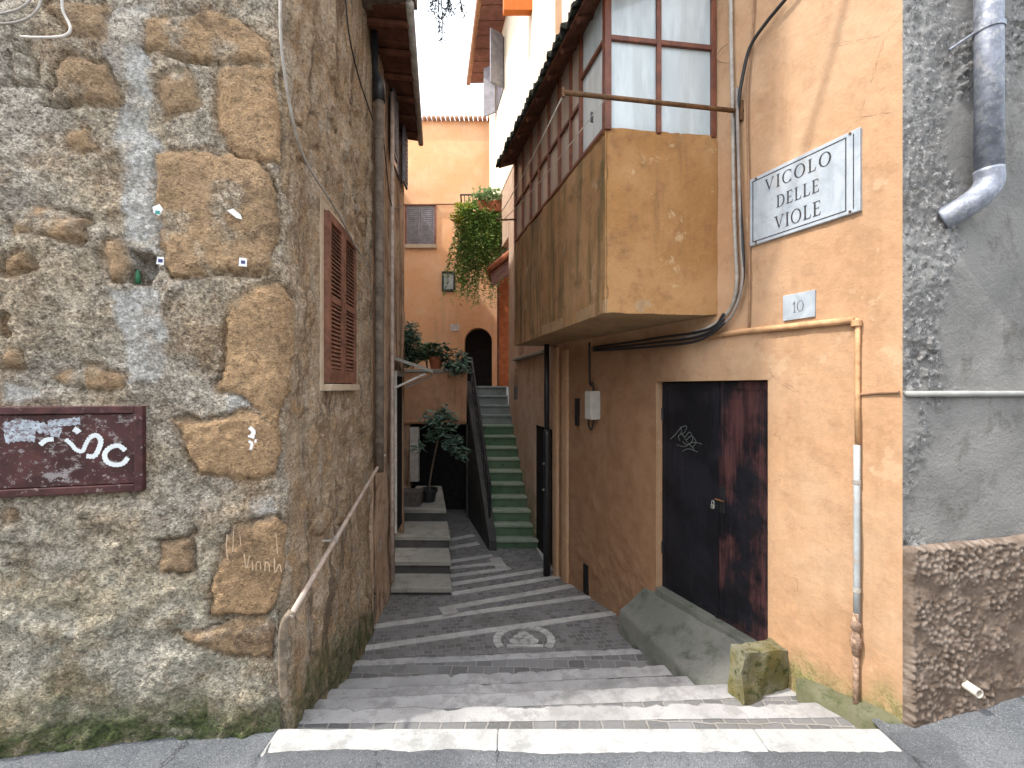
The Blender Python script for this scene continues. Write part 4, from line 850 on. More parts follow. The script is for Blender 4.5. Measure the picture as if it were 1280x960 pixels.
# ================================================================== house on the right
rh = thing('corner_house', 'peach orange house with blue black double door and overhanging glazed bay', 'house', (1.9, 3.9, -.3))
ds0, ds1, dzt = 0.762, 1.861, 1.80; LR = 3.74
sv = np.unique(np.concatenate([spans((0, ds0, .02)), spans((ds0, ds1, .04)), spans((ds1, LR, .03))])); zv = spans((-1, -.4, .1), (-.4, .6, .02), (.6, dzt, .04), (dzt, 4.4, .04), (4.4, 9, .3))
S, Zg = np.meshgrid(sv, zv, indexing='ij'); P = np.array(RW.p)[None, None] + S[..., None] * np.array(RW.d); P[..., 2] = Zg
d_ = .014 * fbm(P, 1.6, 4) + .006 * fbm(P, 8, 4) + .014 * sstep(.25, -.1, Zg) * fbm(P, 10, 4)
fr = sstep(0, .12, np.maximum(np.maximum(ds0 - S, S - ds1), Zg - dzt)); d_ = d_ * fr * sstep(0, .06, S)
P += d_[..., None] * np.array(RW.n)
sm = (S[:-1, :-1] + S[1:, 1:]) / 2; zm = (Zg[:-1, :-1] + Zg[1:, 1:]) / 2
mb = grid_mb(P, ~((sm > ds0) & (sm < ds1) & (zm < dzt)), flip=False)
for a in (ds0, ds1): mb.add([RW.pt(a, -1, 0), RW.pt(a, dzt, 0), RW.pt(a, dzt, -.2), RW.pt(a, -1, -.2)], [(0, 1, 2, 3)])
mb.add([RW.pt(ds0, dzt, 0), RW.pt(ds1, dzt, 0), RW.pt(ds1, dzt, -.2), RW.pt(ds0, dzt, -.2)], [(0, 1, 2, 3)])
nb = len(mb.v) - S.size
gs_ = np.interp(S, [0, .35, .75, 1.9, 3.8], [0, -.1, -.2, -.5, -.66]); mo_ = sstep(.22, .02, Zg - gs_ + .12 * fbm(P, 5, 4)) * sstep(1.0, .5, S)
shade_grime = sstep(2.30, 2.1, Zg + .10 * fbm(P, 4, 4)) * sstep(1.35, 1.75, S + .12 * fbm(P, 3, 4)) * .85  # mask for the painted shade and grime below the bay
mb.attr['moss'] = np.concatenate([mo_.reshape(-1), np.zeros(nb)]); mb.attr['dingy'] = np.concatenate([shade_grime.reshape(-1), np.zeros(nb)])
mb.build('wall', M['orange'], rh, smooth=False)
mb = MB(); mb.hexa([RW.pt(a, z, o) for z in (-1, 9) for a, o in ((.0, -.35), (LR, -.35), (LR, -.4), (.0, -.4))]); mb.build('inner_wall', M['black'], rh)
mb = MB(); mb.prism([RW.pt(0, 9, .3), RW.pt(2.2, 9, .3), RW.pt(2.2, 9, -5), V((6, 2.7, 9))], (0, 0, .2)); mb.build('roof', M['tile'], rh)
# double door
dm = RW.hit(897, 600, -.075)[0]
dz0 = -.12
for k, (a, b, mat) in enumerate(((ds0 + .004, dm - .004, M['door_worn']), (dm + .004, ds1 - .004, M['door']))):
    mb = MB(); wbox(mb, RW, a, b, dz0, dzt - .005, -.13, -.075)
    lf_ = mb.build('door', mat, rh, bevel=.004)
    mb = MB(); 
    for (aa, ab, za, zb) in ((a, a + .05, dz0, dzt - .01), (b - .05, b, dz0, dzt - .01), (a + .05, b - .05, dzt - .07, dzt - .01), (a + .05, b - .05, dz0, dz0 + .10)): wbox(mb, RW, aa, ab, za, zb, -.0749, -.068)
    mb.build('door_rim', mat, lf_, bevel=.003)
    for z in (.25, 1.45):
        mb = MB(); e = a + .012 if k == 0 else b - .012; mb.tube([RW.pt(e, z, -.062), RW.pt(e, z + .11, -.062)], .010, 8); mb.build('hinge', M['black_iron'], lf_)
mb = MB(); wbox(mb, RW, dm - .022, dm + .012, dz0, dzt - .01, -.0672, -.058); mb.build('cover_strip', M['door'], rh, bevel=.003)
mb = MB()
strokes(mb, [(.007, (838, 549), (845, 542), (852, 534), (858, 533), (856, 540), (848, 545), (850, 551)), (.007, (850, 540), (856, 546), (862, 540), (866, 549), (860, 556), (853, 552)), (.007, (858, 550), (864, 545), (870, 552), (866, 559)), (.006, (846, 556), (856, 558), (866, 553), (878, 555)), (.006, (853, 564), (861, 561), (872, 565)), (.006, (850, 533), (856, 548), (868, 562))], RW, -.066)
mb.build('graffiti', M['paint_grey'], rh)
lk = thing('padlock', 'small bright padlock hanging on the blue black double door', 'padlock', RW.at(893, 633, -.05))
c = RW.at(891, 633, -.045); mb = MB(); mb.box(c, (.034, .018, .034), ax=RW.d); mb.build('body', M['steel'], lk, bevel=.005)
mb = MB(); mb.tube([c + RW.d * .011 * s_ + V((0, 0, zz)) for s_, zz in ((-1, .012), (-1, .035), (-.6, .046), (.6, .046), (1, .035), (1, .012))], .0035, 8); mb.build('shackle', M['steel'], lk)
mb = MB(); c2 = RW.at(898, 625, -.05); mb.tube([c2 - RW.d * .05, c2 + RW.d * .03], .007, 8); mb.build('hasp', M['iron'], lk)
# sill of the door and sloping doorstep
mb = MB(); wbox(mb, RW, ds0 + .005, ds1 - .005, -.4, -.05, -.2, .015); mb.build('door_sill', M['doorstep'], rh, bevel=.006)
stp = thing('doorstep', 'damp grey concrete ramp sloping down from the blue black door with a mossy stone end', 'doorstep', (1.35, 3.5, -.4))
ns_, nt = 44, 16
aN, aF = .62, 2.0
Sg, Tg = np.meshgrid(np.linspace(0, 1, ns_), np.linspace(0, 1, nt), indexing='ij')
inner = np.stack([np.array(RW.pt(aN + (aF - aN) * s_, 0, .0)) for s_ in np.linspace(0, 1, ns_)]); 
P1, P2 = V((1.32, 2.88, -.235)), V((1.02, 4.22, -.345))
outer_ = np.stack([np.array(P1.lerp(P2, s_)) for s_ in np.linspace(0, 1, ns_)])
inner[:, 2] = np.linspace(-.075, -.10, ns_)
P = inner[:, None] * (1 - Tg[..., None]) + outer_[:, None] * Tg[..., None]
P[..., 2] += .018 * fbm(P, 4, 4) - .02 * np.sin(Tg * 3.14) * .6
lip = np.repeat(P[:, -1:], 2, axis=1).copy(); lip[:, 0, :2] -= np.array(RW.n[:2]) * -.012; lip[:, 0, 2] -= .03; lip[:, 1, :2] += np.array(RW.n[:2]) * .02; lip[:, 1, 2] = -.85
grid_mb(np.concatenate([P, lip], 1), flip=True).build('ramp', M['doorstep'], stp, smooth=True)
mb = MB()                                         # mossy upright stone at the near end
Q = lambda s_, o, z: tuple(RW.pt(s_, z, o))
rock([Q(.585, .0, -.5), Q(.70, .0, -.5), Q(.72, .46, -.5), Q(.60, .45, -.5), Q(.63, -.01, .04), Q(.74, -.01, .05), Q(.745, .36, .085), Q(.645, .37, .095)], 16, .042, 6).build('end_stone', M['mossy'], stp, smooth=True)
# mossy cement fillet along the foot of the wall
mb = MB(); pr = []
for s_ in np.linspace(0.0, .56, 24):
    zf = -.004 - .10 * min(1, max(0, (s_ - .0) / .34)); 
    tp = math.sin(math.pi * min(1, max(0, s_ / .56))) ** .5 if 0 < s_ < .56 else .02; n1 = .012 * float(vnoise(np.array([s_ * 9, 2.2, 1]))); w = (.08 + n1 * 3) * tp + .004
    pr.append([RW.pt(s_, zf + .06 * tp + n1, -.02), RW.pt(s_, zf + .052 * tp + n1, .012 * tp + .003), RW.pt(s_, zf + .034 * tp + n1, w * .45), RW.pt(s_, zf + .010, w), RW.pt(s_, zf - .3, w + .01)])
Pf = np.array([[tuple(q) for q in r] for r in pr]); Pf += .008 * fbm(Pf, 12, 3)[..., None]
tag(grid_mb(Pf, flip=False).build('cement_fillet', plaster('mossy cement', (0.115, 0.115, 0.062), (0.19, 0.18, 0.13), (0.05, 0.068, 0.025), bump=.8, dirt=.8, scale=2), smooth=True), 'mossy green cement strip along the foot of the peach wall near the street corner', 'cement strip')

# bay: rendered box, glazing and corrugated roof, part of the corner house
bl = 2.70; zb_, zt_ = 2.30, 3.67; ff = .885
def bgrid(wall, L, mat, name, z0=zb_, z1=zt_, amp=.01, over=0.0):
    S, Zg = np.meshgrid(np.linspace(0, L, int(L / .03)), np.linspace(z0, z1, int((z1 - z0) / .03)), indexing='ij')
    P = np.array(wall.p)[None, None] + S[..., None] * np.array(wall.d); P[..., 2] = Zg; dd = amp * fbm(P, 3, 4) + .004 * fbm(P, 14, 3)
    top = sstep(z1 - .05, z1, Zg); dd = dd - .012 * top; P[..., 2] += .012 * fbm(P, 7, 3) * (top + sstep(z0 + .05, z0, Zg)); ed = sstep(0, .03, S) 
    dd = dd * ed - (.008 + .03 * np.clip(fbm(P, 9, 4, off=5), 0, 1)) * (1 - sstep(0, .05, S)) - .03 * np.clip(fbm(P, 7, 4, off=15), 0, 1) * sstep(z1 - .06, z1, Zg)
    P += dd[..., None] * np.array(wall.n); return P
bay = MB()
Pf_ = bgrid(BF, ff, None, 'f'); Ps_ = bgrid(BS, bl, None, 's')
grid_mb(Pf_, flip=True).build('bay_front', M['bay'], rh, smooth=True); grid_mb(Ps_, flip=False).build('bay_side', M['bay_side'], rh, smooth=True)
cA, cB, cC = BF.pt(0, zb_, -.005), BF.pt(ff, zb_, -.005), BS.pt(bl, zb_, -.005); cD = RW.pt(LR, zb_, -.3)
mb = MB(); mb.prism([cA, cB, cB + BF.d * .4, cD, cC], (0, 0, .10)); mb.build('bay_underside', M['under'], rh)
mb = MB(); mb.prism([V((q.x, q.y, zt_ - .03)) for q in (BF.pt(0, 0, -.02), BF.pt(ff, 0, -.02), BF.pt(ff + .4, 0, -.02), cD, BS.pt(bl, 0, -.02))], (0, 0, .028)); mb.build('bay_floor', M['bay'], rh)
mb = MB(); mb.hexa([BS.pt(bl - .01, z, o) for z in (zb_, 4.9) for o in (-.0,)] * 0 or [BS.pt(bl, zb_, 0), BS.pt(bl, zb_, -.7), BS.pt(bl + .04, zb_, -.7), BS.pt(bl + .04, zb_, 0), BS.pt(bl, 5.0, 0), BS.pt(bl, 5.0, -.7), BS.pt(bl + .04, 5.0, -.7), BS.pt(bl + .04, 5.0, 0)]); mb.build('bay_end', M['pink'], rh)
gt = 4.95                                         # glazing top at the front
bw = MB(); o1, o0 = .004, -.05
def fbar(mb, wall, a0, a1, z0, z1, oa=o0, ob=o1): wbox(mb, wall, a0, a1, z0, z1, oa, ob)
m1 = BF.hit(824, 60)[0]; zr = 4.33
for a0, a1 in ((-.004, .045), (m1 - .018, m1 + .018), (ff - .05, ff - .012)): fbar(bw, BF, a0, a1, zt_ - .02, gt)
for z0, z1 in ((zr - .018, zr + .018),):
    for a0, a1 in ((.045, m1 - .018), (m1 + .018, ff - .05)): fbar(bw, BF, a0, a1, z0, z1)
bwo = bw.build('bay_window', M['brownwood'], rh, bevel=.003)
for a0, a1 in ((.045, m1 - .018), (m1 + .018, ff - .05)):
    for z0, z1 in ((zt_ - .02, zr - .018), (zr + .018, gt)): mb = MB(); wbox(mb, BF, a0, a1, z0, z1, -.03, -.02); mb.build('pane', M['glass'], bwo)
sw = MB(); ps = [0.0, .46, .70, .98, 1.30, 1.62, 1.95, 2.3, 2.66]; gs_t = 4.78; rails = []
for i, p in enumerate(ps):
    w = .045 if i in (1, 3, 5) else .03; wbox(sw, BS, p + .046 if i == 0 else p, (p + .05) if i == 0 else p + w, zt_ - .02, gs_t, o0, o1)
sideo = None
for i in range(len(ps) - 1):
    a0, a1 = ps[i] + .05, ps[i + 1]; zz = zr if i == 0 else 4.14; fbar(sw, BS, a0, a1, zz - .015, zz + .015); fbar(sw, BS, a0, a1, zt_ - .02, zt_ + .012)
sideo = sw.build('bay_window', M['brownwood'], rh, bevel=.003)
for i in range(len(ps) - 1):
    a0, a1 = ps[i] + .05, ps[i + 1]; zz = zr if i == 0 else 4.14
    for z0, z1 in ((zt_ + .012, zz - .015), (zz + .015, gs_t)): mb = MB(); wbox(mb, BS, a0, a1, z0, z1, -.03, -.02); mb.build('pane', M['glass' if i == 0 else 'glass_side'], sideo)
# corrugated roof
e0, e1 = V((.60, 3.02, 4.71)), V((-.205, 5.95, 4.71)); up0, up1 = e0 + V((1.5, .35, .62)), e1 + V((1.1, .35, .5))
nu = 190; U = np.linspace(0, 1, nu); rows = []
for w in (0, .5, 1.0):
    a = np.array(e0)[None] * (1 - U[:, None]) + np.array(e1)[None] * U[:, None]; b = np.array(up0)[None] * (1 - U[:, None]) + np.array(up1)[None] * U[:, None]; rows.append(a * (1 - w) + b * w)
Pt = np.stack(rows, 1); wave = .026 * np.sin(U * 2 * np.pi * 28)[:, None] + .006 * rng.standard_normal((nu, 1)); Pt[..., 2] += wave; Pt[:, 0, :2] += (.03 * np.repeat(rng.random(38), 5)[:nu, None] - .01) * np.array([-1, -.2])
Pb = Pt.copy(); Pb[..., 2] -= .035
Pall = np.concatenate([Pb[:, ::-1], Pt], 1); grid_mb(Pall, flip=False).build('bay_roof', M['roof_dark'], rh)
q = [e0 + V((.03, .03, -.04)), up0 + V((0, 0, -.06)), up1 + V((0, 0, -.06)), e1 + V((.03, -.03, -.04))]
mb = MB(); mb.hexa([v - V((0, 0, .03)) for v in q] + q); mb.build('bay_soffit', M['soffit'], rh)
mb = MB()
for i in range(9):
    a = e0.lerp(e1, (i + .5) / 9) + V((.05, 0, -.085)); b = up0.lerp(up1, (i + .5) / 9) + V((-.5, 0, -.12)); mb.tube([a, b], .028, 6)
mb.build('rafter', M['soffit'], rh)
# continuation of the wall beside the stairs, its doorway shade is a near-flush black panel
L2 = 2.93; w0, w1 = .10, 1.02; wt2 = 1.18
sv = np.unique(np.concatenate([spans((0, w0, .05)), spans((w0, w1, .05)), spans((w1, L2, .05))])); zv = spans((-1, wt2, .06), (wt2, 4.7, .06))
S, Zg = np.meshgrid(sv, zv, indexing='ij'); P = np.array(W2.p)[None, None] + S[..., None] * np.array(W2.d); P[..., 2] = Zg
P += (.012 * fbm(P, 3, 4) * ((S > w1 + .02) | (Zg > wt2 + .02)))[..., None] * np.array(W2.n)
sm = (S[:-1, :-1] + S[1:, 1:]) / 2; zm = (Zg[:-1, :-1] + Zg[1:, 1:]) / 2
mb = grid_mb(P, ~((sm > w0) & (sm < w1) & (zm < wt2 + .0 + .12 * 0)), flip=False)
for a in (w0, w1): mb.add([W2.pt(a, -1, 0), W2.pt(a, wt2, 0), W2.pt(a, wt2, -.034), W2.pt(a, -1, -.034)], [(0, 1, 2, 3)])
mb.add([W2.pt(w0, wt2, 0), W2.pt(w1, wt2, 0), W2.pt(w1, wt2, -.034), W2.pt(w0, wt2, -.034)], [(0, 1, 2, 3)])
mb.add([W2.pt(L2, -1, 0), W2.pt(L2, 5, 0), W2.pt(L2, 5, -1.2), W2.pt(L2, -1, -1.2)], [(0, 1, 2, 3)])
mb.build('side_wall', M['pink'], rh)
mb = MB(); mb.hexa([W2.pt(a, z, o) for z in (-1, 5) for a, o in ((-.1, -.035), (L2, -.035), (L2, -.3), (-.1, -.3))]); mb.build('doorway_shade_panel', M['black'], rh)
mb = MB(); a, z = W2.hit(650, 448); wbox(mb, W2, .32, a + .3, z - .03, z + .02, -.02, .07); mb.build('ledge', M['greystone'], rh, bevel=.01)
mb = MB(); a, z = W2.hit(651, 437); wbox(mb, W2, a - .25, a + .1, z - .08, z + .07, -.03, .004); mb.build('small_window', M['glass_dark'], rh)
a, z = W2.hit(645, 480); mb = MB(); wbox(mb, W2, a - .1, a + .15, z - .28, z + .28, -.03, .004); mb.build('slot_window', M['glass_dark'], rh)
# plastered pilaster between the two walls
mb = MB(); wbox(mb, RW, LR - .10, LR + .02, -1, 2.26, -.1, .035); wbox(mb, RW, LR - .34, LR - .20, -1, 2.22, -.1, .03); mb.build('pilaster', M['orange'], rh, bevel=.02)
mb = MB(); a = RW.hit(733, 720)[0]; wbox(mb, RW, a - .04, a + .05, -.60, -.27, -.05, .012); mb.build('vent_shade_plate', M['black'], rh)  # black plate stands in for the shaded recess of the slot

# ---- things on the right hand house
sg = thing('street_sign', 'marble street name plaque lettered VICOLO DELLE VIOLE on the peach wall', 'sign', RW.at(1008, 290))
sa0, sa1 = RW.hit(1078, 200)[0], RW.hit(940, 260)[0]; sz1 = 3.20; sz0 = 2.733
mb = MB(); wbox(mb, RW, sa0, sa1, sz0, sz1, -.01, .022); mb.build('plaque', M['marble'], sg, bevel=.004)
SW, SH = sa1 - sa0, sz1 - sz0
mb = MB(); b_ = .022; bw_ = .006; O2 = .0235
def sgbox(u0, u1, v0, v1, o=O2): wbox(mb, RW, sa1 - u0, sa1 - u1, sz0 + v0, sz0 + v1, .02, o)
sgbox(b_, SW - .07, b_, b_ + bw_); sgbox(b_, SW - .07, SH - b_ - bw_, SH - b_); sgbox(b_, b_ + bw_, b_ + bw_, SH - b_ - bw_); sgbox(SW - .07 - bw_, SW - .07, b_ + bw_, SH - b_ - bw_); sgbox(SW - .035, SW - .03, b_, SH - b_, O2)
mb.build('border', M['ink'], sg)
def arc(cx, cy, rx, ry, tx, ty, a0, a1, n=14):
    o = [(cx + rx * math.cos(a0 + (a1 - a0) * i / n), cy + ry * math.sin(a0 + (a1 - a0) * i / n)) for i in range(n + 1)]
    q = [(cx + (rx - tx) * math.cos(a0 + (a1 - a0) * i / n), cy + (ry - ty) * math.sin(a0 + (a1 - a0) * i / n)) for i in range(n + 1)]
    return [[o[i], o[i + 1], q[i + 1], q[i]] for i in range(n)]
R4 = lambda x0, x1, y0, y1: [(x0, y0), (x1, y0), (x1, y1), (x0, y1)]
pi = math.pi
GL = {'I': (.32, [R4(.10, .23, .04, .96), R4(.02, .31, 0, .04), R4(.02, .31, .96, 1)]),
 'L': (.62, [R4(.10, .23, .05, .96), R4(.02, .31, .96, 1), R4(.02, .56, 0, .05), [(.56, 0), (.62, .24), (.585, .24), (.50, .05)]]),
 'E': (.62, [R4(.10, .23, .05, .95), R4(.02, .56, 0, .05), R4(.02, .54, .95, 1), R4(.23, .44, .49, .53), [(.56, 0), (.61, .22), (.575, .22), (.50, .05)], [(.50, .95), (.535, .78), (.57, .78), (.54, 1)], R4(.44, .465, .42, .60)]),
 'D': (.80, [R4(.10, .23, .05, .95), R4(.02, .36, 0, .05), R4(.02, .36, .95, 1)] + arc(.34, .5, .44, .5, .13, .045, -pi / 2, pi / 2)),
 'V': (.84, [[(.08, .96), (.22, .96), (.47, .16), (.42, 0)], [(.42, 0), (.47, .16), (.74, .96), (.69, .96), (.405, .10)], R4(0, .30, .96, 1), R4(.60, .84, .96, 1)]),
 'O': (.90, arc(.45, .5, .43, .52, .13, .045, 0, 2 * pi, 26)),
 'C': (.80, arc(.45, .5, .43, .52, .13, .045, .75, 2 * pi - .75, 20) + [R4(.735, .765, .68, .99), R4(.735, .765, .02, .28)]),
 '1': (.40, [R4(.14, .25, .04, .9), R4(.06, .34, 0, .04), [(.02, .74), (.05, .70), (.25, .86), (.25, 1), (.2, 1)]]), '0': (.66, arc(.33, .5, .31, .5, .10, .05, 0, 2 * pi, 22))}
def text(mb, wall, s_left, zbase, cap, width, word, off, sgn=-1, squeeze=1.0):
    adv = [GL[c][0] * cap * squeeze for c in word]; gap = (width - sum(adv)) / max(1, len(word) - 1); u = 0; k = 0
    for c, ad in zip(word, adv):
        for poly in GL[c][1]:
            k += 1; o = off + (k % 5) * .00012
            q = [wall.pt(s_left + sgn * (u + x * cap * squeeze), zbase + y * cap, o) for x, y in poly]
            mb.add(q, [list(range(len(q)))])
        u += ad + gap
for args in ((sa1 - .115, sz1 - .052 - .082, .082, .43, 'VICOLO', 1.0), (sa1 - .20, sz1 - .19 - .080, .080, .275, 'DELLE', .9), (sa1 - .185, sz1 - .325 - .088, .088, .30, 'VIOLE', .9)):
    mb = MB(); text(mb, RW, *args[:5], O2 + .0005, squeeze=args[5]); mb.build('lettering', M['ink'], sg)
for a in (sa0 + .05, sa1 - .05):
    for z in (sz0 + .012, sz1 - .012): mb = MB(); mb.tube([RW.pt(a, z, .015), RW.pt(a, z, .028)], .007, 8); mb.build('nail', M['iron'], sg)
np_ = thing('number_plaque', 'small pale marble number 10 plaque under the street sign', 'number plaque', RW.at(1000, 380))
na0, nz0 = RW.hit(1020, 391); na1, nz1 = RW.hit(980, 360); nz0, nz1 = 2.18, 2.345
mb = MB(); wbox(mb, RW, na0, na1, nz0, nz1, -.005, .012); mb.build('plaque', M['marble'], np_, bevel=.003)
mb = MB(); text(mb, RW, na1 - .065, nz0 + .045, .072, .075, '10', .0132); mb.build('digits', M['ink_faint'], np_)
mb = MB(); wbox(mb, RW, dm - .075, dm - .025, .78, .98, -.0745, -.064); mb.build('lock_plate', M['black_iron'], rh, bevel=.003)
# conduits, pipes, cables
GP = 'painted conduits on the peach wall'
mb = MB(); mb.tube([RW.at(x, y, .02) for x, y in ((872, 423), (930, 414), (1000, 407), (1066, 400))], .020, 10); tag(mb.build('pipe', M['orangepipe'], smooth=True), 'orange painted pipe running level across the wall below the number plaque', 'pipe', GP)
mb = MB(); mb.tube([RW.at(1072, y, .02) for y in (398, 440, 500, 560)], .013, 10); tag(mb.build('pipe', M['orangepipe'], smooth=True), 'thin orange painted pipe dropping from the level pipe near the street corner', 'pipe', GP)
mb = MB(); mb.tube([RW.at(1070.5, y, .02) for y in (400, 408)], .026, 10); tag(mb.build('pipe_elbow', M['orangepipe'], bevel=.003), 'orange painted elbow joint where the level pipe turns down', 'pipe joint')
gp = thing('gas_pipe', 'pale bluish pipe with rusty joint standing on the peach wall by the corner', 'pipe', RW.at(1070, 890))
mb = MB(); mb.tube([RW.at(1071, y, .022) for y in (556, 640, 720, 780)], .0165, 12); mb.build('pipe', M['palepipe'], gp, smooth=True)
mb = MB(); mb.tube([RW.at(1070, y, .024) for y in (766, 776, 778, 786, 787, 794, 796, 808, 810, 818)], [.018, .018, .024, .024, .018, .018, .027, .027, .02, .019], 12); mb.build('joint', M['rustjoint'], gp, smooth=True)
mb = MB(); mb.tube([RW.at(1070, y, .02) for y in (815, 850, 895)], .015, 10); mb.build('lower_pipe', M['rustjoint'], gp, smooth=True)
for y in (600, 735): mb = MB(); mb.tube([RW.at(1071, y, .022), RW.at(1071, y + 5, .022)], .0195, 12); mb.build('clamp', M['conduit'], gp)
mb = MB(); mb.tube([RW.at(x, y, .012) for x, y in ((1076, 493), (1098, 491), (1124, 490))], .008, 8); tag(mb.build('cable', M['cable_brown']), 'short cable stub linking the orange pipe to the wall corner', 'cable')
GC = 'cables down the peach wall'
wcable(RW, [(913, -40), (914, 60), (916, 140), (917, 230), (919, 300), (921, 350), (916, 380), (903, 398), (885, 410), (860, 418)], .014, M['conduit'], 'grey cable trunk down the wall right beside the glazed bay', .035, GC)
wcable(RW, [(921, 110), (923, 200), (926, 300), (928, 345), (922, 378), (908, 402), (880, 416), (830, 427), (780, 433), (738, 437)], .011, M['cable_grey'], 'second grey cable trunk curving under the bay beside the first', .05, GC)
wcable(RW, [(1010, -40), (985, -5), (958, 28), (938, 58), (929, 92), (923, 130), (921, 165), (925, 250), (929, 340), (921, 380)], .012, M['cable_black'], 'thick black cable arcing from the top of the peach wall to the bay', .045, GC)
wcable(RW, [(944, -40), (942, 20), (938, 70), (934, 130), (936, 230), (937, 330), (936, 410)], .007, M['cable_brown'], 'thin brown cable dropping straight down left of the street sign', .02, GC)
wcable(RW, [(909, 55), (901, 62), (896, 70), (899, 77), (912, 79)], .003, M['cable_brown'], 'small wire loop sticking out from the cables beside the bay glazing', .03, GC)
for k, (yo, lab) in enumerate(((0, 'uppermost dark cable sagging under the bay along the wall'), (6, 'middle dark cable sagging under the bay along the wall'), (11, 'lowest dark cable sagging under the bay along the wall'))):
    wcable(RW, [(905, 392 + yo), (893, 408 + yo * .6), (868, 416 + yo), (830, 421 + yo), (785, 428 + yo * .7), (742, 434 + yo * .4)], .011, M['cable_black'], lab, .06 + k * .012, 'dark cables under the bay')
rod = thing('clothesline_bracket', 'rusty iron rod projecting in front of the bay glazing to hold washing lines', 'bracket', RW.at(928, 137, .1))
r0_, r1_ = RW.pt(RW.hit(928, 137)[0], 3.73, -.02), V((.345, 3.01, 3.73))
mb = MB(); mb.tube([r0_, r1_], .016, 10); mb.build('rod', M['iron'], rod, smooth=True); mb = MB(); mb.tube([r1_ + V((0, 0, -.03)), r1_ + V((0, 0, .03))], .012, 8); mb.build('hook', M['iron'], rod)
mb = MB(); mb.tube([RW.pt(RW.hit(928, 137)[0], 3.66, .012), RW.pt(RW.hit(928, 137)[0], 3.80, .012)], .014, 8); mb.build('wall_plate', M['iron'], rod)
far_ = V((-.20, 5.9, 3.95))
rod2 = thing('clothesline_bracket', 'short far iron rod at the dark end of the bay holding the washing lines', 'bracket', far_)
mb = MB(); mb.tube([BS.pt(bl - .05, 3.95, -.02), V((-.22, 5.9, 3.95))], .012, 8); mb.build('rod', M['iron'], rod2)
for k, (f_, lab) in enumerate(((.0, 'outer white washing line strung along the bay from the tip of the rusty rod'), (.14, 'inner white washing line strung along the bay closer to the glazing'))):
    a = r1_.lerp(r0_, f_ * 1.6 + .01) + V((0, 0, .014)); b = far_ + V((f_ * .7, 0, .01)); mb = MB(); mb.tube([a, a.lerp(b, .25) - V((0, 0, .035)), a.lerp(b, .5) - V((0, 0, .05)), a.lerp(b, .75) - V((0, 0, .035)), b], .004, 6)
    tag(mb.build('washing_line', M['cable_white'], smooth=True), lab, 'washing line', 'washing lines on the bay')
    if k == 1: pin = a.lerp(b, .09) - V((0, 0, .015))
pg = MB(); pg.box(pin, (.012, .018, .07)); pg.box(pin + V((.010, 0, -.005)), (.007, .016, .07)); tag(pg.build('clothes_peg', M['black_iron']), 'single dark clothes peg clipped on the inner washing line', 'clothes peg')
eb = thing('electric_box', 'pale grey electric box with hanging cable on the shaded wall under the bay', 'box', RW.at(742, 525))
a, z = RW.hit(742, 507, .05); mb = MB(); wbox(mb, RW, a - .06, a + .07, 1.40, 1.71, .0, .115); mb.build('body', M['box_grey'], eb, bevel=.008)
mb = MB(); wbox(mb, RW, a - .052, a + .062, 1.41, 1.70, .116, .123); mb.build('lid', M['box_grey'], eb, bevel=.004)
mb = MB(); mb.tube(arc_pts([RW.pt(a, 1.40, .05), RW.pt(a + .02, 1.33, .05), RW.pt(a + .07, 1.28, .04), RW.pt(a + .13, 1.33, .03), RW.pt(a + .16, 1.42, .02)]), .008, 8); mb.tube(arc_pts([RW.pt(a, 1.71, .05), RW.pt(a + .03, 1.80, .05), RW.pt(a + .10, 1.78, .03), RW.pt(a + .13, 1.95, .02), RW.pt(a + .13, 2.25, .02)]), .010, 8); mb.build('cable', M['cable_black'], eb, smooth=True)
mb = MB(); a = RW.hit(723, 500)[0]; wbox(mb, RW, a - .025, a + .025, 1.30, 1.62, -.01, .035); mb.build('strap', M['black_iron'], eb)
bd = thing('drainpipe', 'black iron drainpipe standing in the corner beside the green stairs', 'drainpipe', (.46, 5.72, -.65))
px_ = V((.445, 5.74, 0))
mb = MB(); mb.tube([px_ + V((0, 0, z)) for z in (1.15, 1.7, 2.30)], .034, 14); mb.build('upper_pipe', M['black_iron'], bd, smooth=True)
mb = MB(); mb.tube([px_ + V((.0, -.02, z)) for z in (-.70, .3, 1.10)] + [px_ + V((.0, -.02, 1.17)), px_ + V((0, 0, 1.21))], [.046, .046, .046, .046, .035], 14); mb.build('lower_pipe', M['black_iron'], bd, smooth=True)
for z in (.45, .78): mb = MB(); mb.tube([px_ + V((-.035, -.045, z)), px_ + V((-.05, -.06, z))], .014, 8); mb.build('bolt', M['steel'], bd)

# ================================================================== upper cream house
ch = thing('cream_house', 'sunlit cream house with brown boarded eave rising above the bay roof', 'house', (.6, 8, 4.8))
yw = lambda y: 1.846 - .218 * y
mb = MB(); y0, y1, zb, zt = 4.35, 11.0, 5.9, 9.25
mb.hexa([(yw(y0), y0, zb), (yw(y0) + 4, y0 + .6, zb), (yw(y1) + 4, y1, zb), (yw(y1), y1, zb), (yw(y0), y0, zt), (yw(y0) + 4, y0 + .6, zt), (yw(y1) + 4, y1, zt), (yw(y1), y1, zt)]); mb.build('wall', M['cream'], ch)
mb = MB(); zl = 4.72; mb.hexa([(yw(y0) + .012, y0, zl), (yw(y0) + 4, y0 + .6, zl), (yw(y1) + 4, y1 - .01, zl), (yw(y1) + .012, y1 - .01, zl), (yw(y0) + .012, y0, zb), (yw(y0) + 4, y0 + .6, zb), (yw(y1) + 4, y1 - .01, zb), (yw(y1) + .012, y1 - .01, zb)]); mb.build('lower_wall', M['pink'], ch)
mb = MB(); eo = lambda y: -.595 - .185 * (y - 8.66); n = 16
